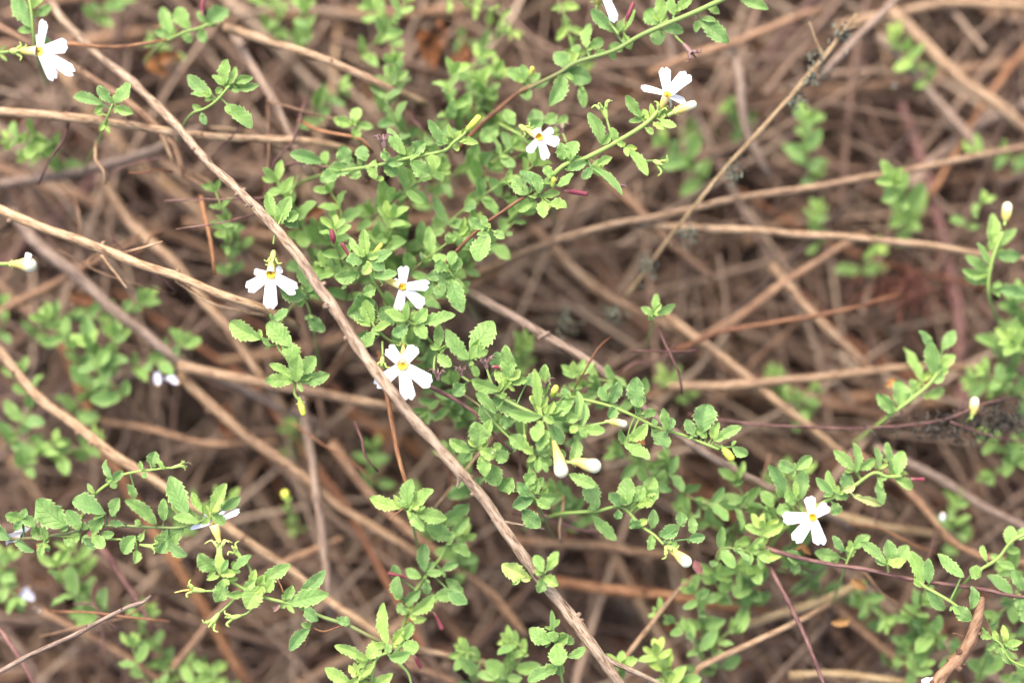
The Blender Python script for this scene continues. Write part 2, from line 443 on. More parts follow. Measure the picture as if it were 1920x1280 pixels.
    # -- flowers ------------------------------------------------------------
    def calyx_geo(s, mb, a, b, r0, r1, curl=1.0, tint=0.5, n=5, ln=1.0):
        """cup from a to b with n pointed sepals curling out at b"""
        d = (b - a); L = d.length; d.normalize()
        tube(mb, [(a, r0 * 0.6, tint), (a + d * L * 0.3, r0, tint), (b, r1, tint)], 8, cap=False)
        u = d.orthogonal().normalized(); v = d.cross(u)
        for k in range(n):
            an = 6.283 * k / n + s.rnd.uniform(-.2, .2)
            o = u * math.cos(an) + v * math.sin(an)
            ll = r1 * 2.6 * ln * s.rnd.uniform(0.8, 1.2)
            pts = [(b + o * r1 * 0.9 - d * r1 * 0.3, r1 * 0.42, tint), (b + o * (r1 + ll * 0.30 * curl) + d * ll * 0.5, r1 * 0.30, tint + .05),
                   (b + o * (r1 + ll * 0.75 * curl) + d * ll * (0.75 - 0.35 * curl), r1 * 0.16, tint + .1)]
            tube(mb, smooth_path(pts, 3), 5)
    def flower(s, cx, cy, d, petals, tube_to=None, stalk=None, tubew=11, throat=7, calyx=True, ptint=0.5, dn=(0, 0), back=False):
        """petals: rows tipx,tipy,w1[,dtip] ; tube_to: x,y,d of the far end of the corolla tube"""
        r = s.rnd; c = P(cx, cy, d)
        tb = MB()
        te = P(*tube_to) if tube_to else c + DIR * 0.006 - UP * 0.001
        ax = (te - c)
        mid = c + ax * 0.5
        tw = tubew * S * 0.5
        tube(tb, smooth_path([(c + ax * 0.10, tw * 1.2, 1.0), (c + ax * 0.25, tw * 1.1, 0.8), (mid, tw * 0.95, 0.62), (c + ax * 0.8, tw * 0.62, 0.3), (te, tw * 0.5, 0.05)], 3), 9, cap=False)
        if s.o is None: s.root(te)
        f = tb.build('flower', M['tube'], s.o, s.loc)
        nrm = (FACE + RIGHT * dn[0] + UP * dn[1]).normalized()
        for q in petals:
            m = MB(); tx, ty, w1 = q[:3]; dt = q[3] if len(q) > 3 else r.uniform(-1.2, 1.2)
            t = P(tx, ty, d + dt); dirp = (t - c).normalized()
            w0 = w1 * 0.5
            petal_geo(m, c + dirp * 0.0006 * (0.2), t, w0 * S, w1 * S, nrm, r, ptint + r.uniform(-.1, .05))
            m.build('petal', M['petal'], f, s.loc)
        if throat:
            m = MB(); rr = throat * S
            nf = nrm
            tube(m, [(c - nf * 0.0022, rr * 0.28, 0.0), (c - nf * 0.0012, rr * 0.55, 0.3), (c - nf * 0.0002, rr * 0.8, 0.8), (c + nf * 0.0005, rr * 0.98, 1.0), (c + nf * 0.00055, rr * 1.02, 1.0)], 12, 0.3, r.random() * 9, cap=False)
            tube(m, [(c - nf * 0.0012, rr * 0.56, 0.1), (c - nf * 0.0011, rr * 0.02, 0.0)], 12, cap=False)
            m.build('throat', M['yellow'], f, s.loc)
        if calyx:
            m = MB(); dv = (te - c).normalized()
            cl = 15 * S
            s.calyx_geo(m, te + dv * cl, te - dv * 0.0003, tw * 0.75, tw * 0.8, 1.1, 0.6)
            m.build('calyx', M['calyx'], f, s.loc)
            te2 = te + dv * cl
        else: te2 = te
        if stalk:
            pts = [te2] + [P(*q) for q in stalk]
            tube(s.stem, smooth_path([(p, 0.00034, 0.75) for p in pts], 5), 6, 0.1, 3)
    def bud(s, pts, ws, mat='bud', calyx=6, name='flower_bud', stalk=None):
        """pts rows x,y,d base to tip ; ws widths px"""
        n = len(pts); ps = [P(*p) for p in pts]
        path = smooth_path([(ps[i], ws[i] * S * 0.5, i / (n - 1)) for i in range(n)], 5)
        # rounded tip
        e = path[-1]; dv = (path[-1][0] - path[-3][0]).normalized(); rr = e[1]
        for a in (0.3, 0.6, 0.85, 0.98):
            path.append((e[0] + dv * rr * a, rr * math.sqrt(max(1 - a * a, 0.01)), 1.0))
        m = MB(); tube(m, path, 10, 0.08, s.rnd.random() * 9)
        if s.o is None: s.root(ps[0])
        o = m.build(name, M[mat], s.o, s.loc)
        if calyx:
            c = MB(); dv = (ps[1] - ps[0]).normalized(); q = calyx * S
            s.calyx_geo(c, ps[0] - dv * q * 1.6, ps[0] + dv * q * 0.3, q * 0.45, q * 0.55, 0.9, 0.6)
            c.build('calyx', M['calyx'], o, s.loc)
        if stalk:
            tube(s.stem, smooth_path([(P(*q), 0.00032, 0.75) for q in stalk] + [(ps[0], 0.0003, 0.75)], 5), 6, 0.1, 5)
        return o
    def husk(s, x0, y0, x1, y1, d, w=9, mat='calyx', stalk=None):
        """empty calyx with flared lobes"""
        m = MB(); s.calyx_geo(m, P(x0, y0, d), P(x1, y1, d - 0.3), w * S * 0.35, w * S * 0.5, 1.2, 0.5 if mat == 'calyx' else 0.75, 5, 0.9)
        if s.o is None: s.root(P(x0, y0, d))
        m.build('empty_calyx', M[mat], s.o, s.loc)
        if stalk:
            tube(s.stem, smooth_path([(P(*q), 0.0003, 0.7) for q in stalk] + [(P(x0, y0, d), 0.00028, 0.7)], 5), 6, 0.1, 5)

def stick(name, label, pts, w, mat, cat='stick', group=None, knots=0, seed=1, bump=0.16, tint=0.5, seg=10, twigs=None, fine=0.004):
    """pts rows x,y,d ; w px width or list"""
    r = random.Random(seed * 7 + 3)
    n = len(pts); ws = w if isinstance(w, (list, tuple)) else [w * (1 - 0.25 * i / (n - 1)) for i in range(n)]
    path = smooth_path([(P(*pts[i]), ws[i] * S * 0.5, tint) for i in range(n)], fine)
    out = []
    for i, (p, rad, t) in enumerate(path):
        q = p * 60 + Vector((seed * 3.7, 0, 0))
        p = p + noise.noise_vector(q) * rad * 0.9
        out.append((p, rad, min(1, max(0, t + 0.25 * noise.noise(q * 1.7)))))
    mb = MB(); tube(mb, out, seg, bump, seed)
    origin = out[0][0].copy()
    o = mb.build(name, M[mat], None, origin); o.location = origin
    tag(o, label, cat, group)
    for k in range(knots):
        i = int(r.uniform(0.05, 0.95) * (len(out) - 2)); p, rad, t = out[i]
        d = (out[i + 1][0] - p).normalized(); u = d.orthogonal().normalized(); v = d.cross(u)
        an = r.uniform(0, 6.283); od = (u * math.cos(an) + v * math.sin(an)); od = (od - DIR * max(0, od.dot(DIR)) * 1.0).normalized()
        q = r.uniform(0.8, 1.25)
        m = MB(); tube(m, [(p - d * rad * 0.5 + od * rad * 0.5, rad * 0.30, 0.25), (p + od * rad * 0.80, rad * 0.48 * q, 0.3), (p + od * rad * 1.12 * q, rad * 0.44 * q, 0.3), (p + od * rad * 1.35 * q + d * rad * 0.15, rad * 0.26, 0.12), (p + od * rad * 1.42 * q + d * rad * 0.2, rad * 0.08, 0.05)], 9, 0.7, k)
        m.build('bud_scar', M[mat], o, origin)
    for tw in (twigs or []):
        m = MB(); tn = len(tw[0])
        tube(m, smooth_path([(P(*q), tw[1] * S * 0.5 * (1 - 0.4 * i / (tn - 1)), tint) for i, q in enumerate(tw[0])], 6), 7, bump, seed + 5)
        m.build('side_twig', M[mat], o, origin)
    return o
# ---------------------------------------------------------------- ground
def soil_material():
    m, n, l, p = new_mat('dark_soil')
    geo = node(n, 'ShaderNodeNewGeometry').outputs['Position']
    a = noise_n(n, l, geo, 60, 6, 0.65).outputs[0]
    c = ramp(n, l, a, [(0.3, (0.014, 0.009, 0.006)), (0.5, (0.035, 0.022, 0.015)), (0.7, (0.07, 0.045, 0.030))])
    l.new(c, p.inputs['Base Color']); p.inputs['Roughness'].default_value = 0.85
    b = n.new('ShaderNodeBump'); b.inputs['Distance'].default_value = 0.002; l.new(a, b.inputs['Height']); l.new(b.outputs[0], p.inputs['Normal'])
    return m
M['soil'] = soil_material()
SLOPE = 0.24                              # the bank rises gently away from the camera
gm = MB(); N = 90
for j in range(N + 1):
    for i in range(N + 1):
        a, b = i / N * 2 - 1, j / N * 2 - 1
        x, y = math.copysign(abs(a) ** 2.6 * 12, a), math.copysign(abs(b) ** 2.6 * 12, b) + 0.1
        q = Vector((x, y, 0))
        z = 0.006 * noise.noise(q * 14) + 0.003 * noise.noise(q * 45) - 0.004 + SLOPE * y
        gm.v.append(Vector((x, y, z))); gm.uv.append((x, y)); gm.t.append(0.5)
for j in range(N):
    for i in range(N):
        k = j * (N + 1) + i; gm.f.append((k, k + 1, k + N + 2, k + N + 1))
tag(gm.build('ground', M['soil']), kind='structure')

# leaf litter: crumbs of stem and curled dead leaves, past counting
rl = random.Random(5)
lm = grad_material('dead_leaf_litter', [(0.0, (0.020, 0.010, 0.007)), (0.55, (0.050, 0.026, 0.016)), (0.85, (0.12, 0.068, 0.040)), (0.95, (0.17, 0.062, 0.022)), (1.0, (0.22, 0.15, 0.10))], nscale=500, namt=0.5)
lt = MB()
for k in range(5200):
    x, y = rl.uniform(-0.34, 0.34), rl.uniform(-0.22, 0.34)
    z = abs(rl.gauss(0.006, 0.008)) + 0.001 + SLOPE * y
    a = rl.uniform(0, 6.283)
    dv = Vector((math.cos(a), math.sin(a), rl.uniform(-.4, .4)))
    t = rl.random()
    if rl.random() < 0.5:
        ll = rl.uniform(0.006, 0.022)
        p0 = Vector((x, y, z))
        leaf_geo(lt, p0, p0 + dv * ll, ll * rl.uniform(0.25, 0.6), Vector((rl.uniform(-.6, .6), rl.uniform(-.6, .6), 1)).normalized(), rl, t, detail=0, fold=rl.uniform(0, 1.2), curl=rl.uniform(-.5, .5))
    else:
        ll = rl.uniform(0.01, 0.05); r_ = rl.uniform(0.0002, 0.0008); p0 = Vector((x, y, z + 0.003))
        tube(lt, [(p0, r_, t), (p0 + dv * ll * 0.5 + Vector((0, 0, rl.uniform(-.002, .003))), r_, t), (p0 + dv * ll, r_ * 0.7, t)], 4, cap=False)
tag(lt.build('leaf_litter', lm), 'crumbled brown dead leaves and broken stem bits over dark soil', 'leaf litter', kind='stuff')

# ---------------------------------------------------------------- traced sticks and twigs
W = 'branch'
stick('woody_branch', 'long sharp tan woody branch crossing diagonally in front of the white flowers',
      [(60, -60, 30), (110, 30, 20), (180, 100, 15), (250, 155, 11), (330, 236, 7), (398, 308, 4), (488, 402, 0), (552, 478, -3), (612, 560, -5), (680, 662, -6), (752, 756, -7), (852, 872, -5), (925, 962, -3), (1003, 1070, -1), (1090, 1182, 1), (1150, 1268, 3), (1190, 1330, 5)],
      [14, 15, 15, 16, 16, 16, 17, 19, 20, 21, 21, 21, 20, 20, 22, 21, 21], 'branch', W, knots=18, seed=2, bump=0.28, seg=18, tint=0.50, fine=0.0015,
      twigs=[([(1100, 1196, 1), (1135, 1232, 2), (1190, 1258, 4), (1260, 1292, 8)], 14), ([(862, 895, -5), (858, 912, -4)], 9), ([(930, 975, -3), (985, 985, 0), (1020, 990, 3)], 7)])
stick('woody_branch', 'light tan branch sloping down from the left edge to the left white flower', [(-60, 370, 10), (0, 392, 9), (100, 437, 8), (215, 476, 7), (330, 519, 6), (410, 548, 6), (495, 580, 8), (560, 615, 16)], 20, 'tan', W, knots=7, seed=3, seg=14, tint=0.7, fine=0.003,
      twigs=[([(330, 525, 7), (390, 565, 8), (440, 580, 9), (500, 592, 10)], 8), ([(215, 478, 7), (262, 466, 6), (305, 453, 5)], 6), ([(190, 478, 7), (215, 510, 8), (238, 540, 9)], 6)])
stick('woody_branch', 'blurred pale branch running nearly level below the top left flower', [(-60, 196, 10), (0, 207, 10), (120, 222, 10), (250, 238, 11), (380, 250, 12), (480, 260, 13), (600, 270, 16), (680, 290, 24)], 19, 'tan', W, knots=5, seed=4, tint=0.6, twigs=[([(300, 245, 11), (320, 290, 13), (335, 310, 15), (400, 345, 18)], 10)])
stick('woody_branch', 'pinkish tan branch sloping down behind the large lower left leaves', [(-50, 605, 20), (0, 660, 19), (60, 728, 18), (130, 782, 17), (205, 843, 17), (290, 895, 17), (420, 985, 18), (520, 1052, 19), (640, 1142, 20), (760, 1230, 22), (880, 1310, 26)], 22, 'tan', W, knots=6, seed=5, tint=0.55)
stick('woody_branch', 'second top left branch meeting the diagonal branch at a fork', [(-40, 35, 14), (20, 62, 13), (100, 104, 13), (180, 155, 13), (260, 212, 13), (330, 275, 12), (345, 330, 14), (400, 355, 17), (440, 400, 22)], [17, 17, 17, 16, 16, 15, 10, 9, 8], 'brown', W, knots=5, seed=6)
stick('woody_branch', 'purplish brown branch passing under the leafy runner right of centre', [(800, 500, 26), (880, 548, 18), (960, 592, 15), (1050, 648, 13), (1140, 708, 13), (1230, 778, 14), (1310, 840, 14), (1400, 890, 15), (1480, 930, 17), (1600, 990, 24)], 19, 'grey', W, knots=7, seed=7, tint=0.45, twigs=[([(1010, 635, 13), (1030, 622, 12)], 9)])
stick('dry_twig', 'sharp bare grey brown twig with knobs in the bottom left corner', [(-40, 1280, 2), (10, 1252, 1), (60, 1225, 0), (140, 1190, 0), (200, 1158, 0), (242, 1138, 0), (268, 1130, 0), (283, 1117, 0)], [9, 9, 9, 9, 8, 8, 7, 5], 'grey', 'twig', knots=7, seed=8, tint=0.5, fine=0.0015)
stick('broken_twig', 'thick rough brown broken twig standing up at the bottom right', [(1735, 1320, -4), (1752, 1282, -4), (1785, 1240, -4), (1815, 1205, -4), (1828, 1170, -4), (1838, 1140, -4), (1842, 1120, -3)], [25, 25, 24, 23, 20, 14, 7], 'brown', 'twig', knots=8, seed=9, bump=0.35, seg=16, tint=0.62, fine=0.0012,
      twigs=[([(1840, 1145, -3), (1850, 1165, -1), (1860, 1190, 0)], 4), ([(1805, 1192, -4), (1795, 1188, -4), (1785, 1186, -4)], 3)])
stick('dry_stalk', 'straw coloured dry stalk with grey tufts slanting up to the top right', [(1170, 560, 26), (1215, 500, 22), (1262, 436, 19), (1310, 378, 16), (1370, 305, 14), (1430, 240, 12), (1500, 160, 11), (1550, 100, 10), (1604, 28, 10)], [7, 7, 7, 8, 8, 9, 11, 10, 6], 'gold', 'stalk', knots=8, seed=10, tint=0.3, bump=.35,
      twigs=[([(1541, 105, 10), (1530, 78, 9), (1517, 42, 8)], 7), ([(1580, 60, 10), (1600, 52, 10), (1622, 54, 11)], 4)])
stick('bare_shoot', 'thin purplish stem running level through the sooty tuft at right', [(1290, 775, 16), (1380, 790, 13), (1480, 799, 12), (1600, 803, 12), (1700, 797, 11), (1780, 782, 10), (1840, 758, 10), (1900, 745, 12)], 6, 'purple', 'stem', knots=3, seed=11, tint=0.3, twigs=[([(1780, 790, 10), (1850, 815, 10), (1930, 830, 12)], 5), ([(1790, 780, 10), (1810, 750, 9), (1824, 740, 9)], 3)])
stick('thin_twig', 'orange brown thin twig hanging straight below the middle flower', [(712, 660, 12), (722, 720, 7), (733, 780, 6), (745, 845, 5), (762, 902, 5), (790, 950, 9)], 10, 'rust', 'twig', knots=3, seed=12, tint=0.55)
stick('thin_twig', 'short orange brown twig upright above the left branch', [(376, 370, 16), (384, 410, 12), (394, 450, 11), (404, 516, 10)], 9, 'rust', 'twig', seed=13, tint=0.6)
stick('thin_twig', 'red brown wiry twig reaching right from the top left flower', [(95, 90, 9), (130, 83, 8), (190, 90, 8), (240, 88, 8), (312, 76, 9)], 8, 'rust', 'twig', knots=2, seed=14, tint=0.5)
stick('plant_runner', 'glossy dark purple runner below the right hand flower', [(1400, 1010, 14), (1450, 1030, 8), (1500, 1044, 6), (1560, 1056, 5), (1640, 1070, 4), (1700, 1083, 4), (1760, 1091, 3), (1840, 1103, 3), (1900, 1116, 3), (1980, 1122, 4)], 9, 'purple', 'runner', knots=2, seed=15, tint=0.45)
stick('bare_shoot', 'reddish stem curving down to the bottom edge right of centre', [(1430, 1030, 14), (1452, 1080, 9), (1480, 1130, 7), (1510, 1190, 6), (1530, 1245, 5), (1555, 1310, 6)], 9, 'purple', 'stem', knots=3, seed=16, tint=0.5)
stick('dry_stick', 'plain tan stick rising right from the foot of the diagonal branch', [(1150, 1260, 18), (1180, 1222, 14), (1220, 1172, 13), (1260, 1120, 13), (1300, 1080, 17)], 11, 'tan', 'stick', seed=17, tint=0.4)
stick('dry_stick', 'kinked tan stick at the bottom edge right of centre', [(1300, 1310, 18), (1305, 1262, 16), (1318, 1245, 15), (1380, 1215, 15), (1440, 1190, 15), (1505, 1160, 16), (1560, 1130, 22)], 13, 'tan', 'stick', seed=18, tint=0.4)
stick('bare_shoot', 'dark purple stem behind the flower crossed by the branch', [(768, 690, 6), (810, 727, 4), (850, 748, 4), (890, 775, 4), (925, 815, 5), (960, 845, 7)], 9, 'purple', 'stem', seed=19, tint=0.5)
stick('bare_shoot', 'red brown stem above the half hidden blurred flower', [(855, 285, 14), (895, 240, 9), (930, 210, 8), (962, 182, 8), (1000, 160, 8)], 9, 'rust', 'stem', knots=1, seed=20, tint=0.2)
stick('bare_shoot', 'reddish stem at the right foot of the dense leaves', [(800, 528, 12), (838, 490, 6), (872, 455, 4), (905, 425, 4), (940, 398, 3), (976, 372, 3), (1010, 355, 3)], 8, 'rust', 'stem', seed=21, tint=0.15)
stick('bare_shoot', 'thin dark stem lying level left of the top sprig', [(520, 318, 14), (560, 306, 9), (600, 312, 8), (640, 318, 9)], 6, 'purple', 'stem', seed=22)
stick('thin_twig', 'thin rusty twig under the star shaped sprig', [(560, 225, 16), (600, 245, 12), (640, 252, 10), (680, 262, 9), (700, 285, 12)], 8, 'rust', 'twig', seed=23, tint=0.6)
stick('plant_runner', 'blurred purple runner behind the lower left leaves', [(170, 1000, 22), (200, 1035, 20), (230, 1080, 20), (262, 1130, 20), (290, 1180, 22)], 12, 'purple', 'runner', seed=24, tint=0.9)
stick('plant_runner', 'purple runner at the left edge under the knobbed twig', [(-40, 1150, 14), (0, 1180, 12), (40, 1235, 12), (75, 1300, 14)], 11, 'purple', 'runner', seed=25, tint=0.8)
# blurred sticks lower in the mat
B = [
 ('pale blurred stick parallel to and above the left tan branch', [(20, 400, 34), (90, 478, 32), (180, 550, 32), (240, 600, 32), (350, 680, 34), (480, 740, 36), (600, 790, 40)], 26, 'grey', .5),
 ('wide blurred stick descending past the lower left of the left flower', [(190, 340, 44), (260, 430, 38), (330, 500, 35), (400, 590, 32), (470, 680, 30), (540, 770, 32)], 24, 'tan', .35),
 ('blurred tan stick level with the lavender blobs at left', [(330, 688, 30), (420, 705, 28), (520, 722, 27), (640, 745, 27), (760, 765, 28), (850, 790, 34)], 24, 'tan', .35),
 ('blurred stick going down right under the lavender blobs', [(340, 700, 36), (400, 760, 34), (480, 830, 33), (560, 885, 33), (640, 950, 34), (730, 1005, 34), (820, 1060, 38)], 22, 'tan', .3),
 ('upright blurred grey stick left of the lower centre sprig', [(560, 700, 44), (580, 820, 36), (592, 920, 30), (602, 1000, 29), (612, 1080, 30), (618, 1160, 34)], 20, 'grey', .5),
 ('blurred stick slanting down from the middle flower to the bottom', [(620, 830, 36), (680, 900, 34), (740, 970, 33), (830, 1040, 33), (920, 1110, 33), (990, 1190, 34)], 22, 'brown', .55),
 ('blurred tan branch at the top left of centre', [(420, 55, 22), (480, 70, 19), (560, 98, 17), (620, 122, 16), (680, 145, 16), (720, 165, 18), (800, 200, 28)], 19, 'tan', .5),
 ('blurred stick dropping from the top left to the level branch', [(440, 60, 30), (480, 130, 27), (520, 200, 25), (555, 265, 24), (590, 330, 28)], 20, 'grey', .6),
 ('long blurred stick rising to the right above centre', [(880, 520, 38), (960, 485, 32), (1050, 450, 30), (1180, 415, 30), (1320, 385, 30), (1480, 355, 30), (1620, 335, 30), (1760, 310, 32), (1950, 270, 36)], 18, 'tan', .3),
 ('long blurred stick running level towards the right edge', [(1180, 425, 34), (1300, 430, 31), (1450, 433, 30), (1600, 447, 29), (1750, 462, 29), (1950, 490, 30)], 17, 'tan', .5),
 ('thick pale blurred stick in the top right corner', [(1660, 20, 44), (1740, 90, 40), (1830, 165, 38), (1900, 225, 38), (1980, 300, 40)], 30, 'tan', .45),
 ('blurred pale stick dropping past the top right sprig', [(1650, 70, 48), (1720, 150, 46), (1790, 230, 45), (1850, 300, 46)], 24, 'grey', .6),
 ('blurred stick along the top edge at right', [(1560, 50, 50), (1680, 20, 48), (1800, 8, 48), (1960, 20, 50)], 22, 'tan', .5),
 ('blurred stick rising steeply to the top edge at right', [(1540, 150, 34), (1590, 90, 30), (1640, 40, 28), (1700, -20, 30)], 16, 'grey', .5),
 ('blurred orange brown stick pointing at the reddish patch at right', [(1260, 660, 34), (1350, 622, 30), (1440, 607, 29), (1540, 590, 28), (1620, 572, 28), (1690, 552, 34)], 11, 'rust', .25),
 ('blurred stick crossing below the orange brown stick at right', [(1440, 500, 42), (1500, 560, 38), (1560, 620, 37), (1620, 680, 37), (1700, 760, 40)], 22, 'tan', .3),
 ('blurred tan stick left of the upright small sprig at right', [(1250, 590, 40), (1340, 660, 36), (1430, 730, 35), (1520, 800, 36), (1620, 880, 38)], 20, 'tan', .35),
 ('level blurred tan stick above the purplish stem at right', [(1250, 722, 36), (1400, 718, 35), (1560, 705, 35), (1700, 690, 36), (1850, 690, 40)], 20, 'tan', .3),
 ('broad blurred stick curving past the right hand flower', [(1600, 845, 30), (1680, 900, 27), (1740, 960, 26), (1780, 1010, 26), (1840, 1045, 27), (1960, 1060, 30)], 18, 'brown', .7),
 ('grey brown blurred stick reaching the right edge beside the lower sprigs', [(1640, 840, 36), (1740, 885, 33), (1820, 935, 31), (1900, 975, 30), (1980, 1010, 32)], 20, 'grey', .5),
 ('blurred tan stick right of the right hand flower', [(1500, 950, 40), (1580, 970, 38), (1660, 990, 37), (1760, 1005, 38)], 24, 'gold', .3),
 ('blurred stick rising left to right in the upper middle right', [(1310, 640, 46), (1400, 580, 42), (1480, 520, 40), (1560, 470, 40), (1620, 440, 42)], 20, 'brown', .6),
 ('blurred rusty stick under the yellow bud at bottom centre', [(1040, 1090, 40), (1140, 1105, 37), (1240, 1115, 36), (1330, 1130, 37), (1440, 1150, 40)], 24, 'rust', .5),
 ('level blurred stick between the buds and the rusty stick', [(960, 1010, 42), (1060, 1020, 38), (1180, 1028, 37), (1300, 1040, 40)], 22, 'brown', .6),
 ('blurred stick leaving the bottom edge right of centre', [(1540, 1120, 40), (1620, 1180, 36), (1700, 1250, 35), (1760, 1310, 36)], 20, 'brown', .6),
 ('pale blurred stick stub right of the reddish stem', [(1380, 1180, 34), (1450, 1155, 32), (1550, 1120, 31), (1620, 1090, 33)], 22, 'gold', .4),
 ('blurred stick along the bottom edge at right', [(1480, 1262, 30), (1580, 1265, 29), (1700, 1275, 30)], 18, 'gold', .35),
 ('blurred stick beside the sprig at bottom centre', [(780, 1215, 24), (830, 1225, 22), (900, 1240, 22), (1000, 1258, 24)], 14, 'tan', .4),
 ('dark blurred stick under the bottom centre sprigs', [(740, 1240, 30), (820, 1265, 26), (880, 1300, 26)], 20, 'brown', .3),
 ('blurred stick rising from the lower left twig to the knotted sprig', [(290, 1290, 34), (360, 1210, 32), (430, 1130, 32), (520, 1060, 33), (640, 1010, 36)], 18, 'brown', .5),
 ('blurred stick crossing the bottom left from the white blob', [(0, 1080, 40), (90, 1150, 36), (200, 1210, 35), (330, 1290, 36)], 18, 'brown', .6),
 ('pale blurred stick crossing the upper left behind the leaves', [(0, 345, 44), (120, 330, 40), (260, 290, 38), (380, 240, 40)], 22, 'grey', .4),
 ('blurred stick in the hollow left of the dense leaves', [(280, 290, 44), (360, 340, 40), (440, 380, 40), (540, 440, 44)], 24, 'tan', .35),
 ('blurred level stick under the left side leaves', [(150, 780, 44), (260, 800, 42), (380, 830, 42), (520, 830, 44)], 16, 'brown', .6),
 ('blurred stick rising from the left edge to the left branch', [(-20, 600, 46), (80, 540, 42), (170, 490, 41), (290, 440, 43)], 20, 'brown', .7),
 ('blurred stick near the top edge right of centre', [(1220, 140, 44), (1320, 100, 40), (1420, 60, 40), (1540, 20, 44)], 20, 'brown', .7),
 ('upright blurred stick right of the top right flower', [(1370, 90, 46), (1385, 170, 42), (1400, 250, 42), (1440, 330, 46)], 22, 'grey', .5),
 ('blurred stick dropping below the yellow tube bud at upper right', [(1110, 300, 46), (1180, 380, 42), (1240, 440, 42), (1330, 520, 46)], 22, 'brown', .6),
 ('blurred tan stick in front of the dark hollow right of centre', [(1000, 430, 48), (1090, 520, 44), (1180, 580, 44), (1300, 640, 48)], 22, 'tan', .25),
 ('thin blurred twig rising from the diagonal branch at bottom centre', [(960, 960, 22), (1020, 965, 16), (1080, 990, 16), (1150, 1000, 20)], 8, 'purple', .6),
]
for i, (lb, pts, w_, mt, tn) in enumerate(B):
    pts = [(p[0], p[1], p[2] * 0.78) for p in pts]
    stick('dead_stick', lb, pts, w_, mt, 'stick', knots=2 if i % 2 else 1, seed=40 + i, tint=tn, seg=9, bump=0.22)

# ---------------------------------------------------------------- the mat of sticks nobody can tell apart
rs = random.Random(11)
USED = set()
LAND = [(75, 95, 'the top left flower'), (300, 60, 'the top edge leaf pair'), (430, 160, 'the upper left sprig'), (190, 190, 'the three leaved sprig'), (665, 233, 'the star shaped sprig'),
        (860, 260, 'the upper centre bud'), (1015, 262, 'the half hidden flower'), (1070, 130, 'the top sprig'), (1250, 165, 'the upper right flower'), (1500, 160, 'the straw coloured stalk'), (1690, 120, 'the top right sprig'),
        (1860, 100, 'the top right corner'), (1675, 345, 'the blurred star sprig'), (1890, 400, 'the yellow bud'), (1340, 380, 'the foot of the straw coloured stalk'), (45, 495, 'the left edge bud'), (250, 400, 'the left tan branch'),
        (508, 530, 'the left flower'), (757, 540, 'the centre left flower'), (757, 690, 'the crossed flower'), (1225, 580, 'the tiny sprig'), (1560, 590, 'the orange brown stick'), (1700, 720, 'the slanting sprig'), (1820, 790, 'the sooty tuft'),
        (310, 710, 'the lavender petals'), (560, 740, 'the hanging green bud'), (100, 850, 'the large scalloped leaf'), (400, 950, 'the lower left leaf tuft'), (180, 1180, 'the bare knobbed twig'), (480, 1110, 'the lower left flowering sprig'),
        (765, 950, 'the crisp five leaved sprig'), (800, 1120, 'the bottom centre sprig'), (1060, 870, 'the cream buds'), (1280, 1050, 'the pale yellow bud'), (1360, 850, 'the drooping bud'), (1522, 970, 'the lower right flower'),
        (1250, 1200, 'the branch fork'), (1540, 1200, 'the reddish curved stem'), (1800, 1200, 'the broken twig'), (1880, 1000, 'the right edge sprigs'), (680, 1240, 'the bright bottom tuft')]
GR = 'dry brown stems matted over the soil'
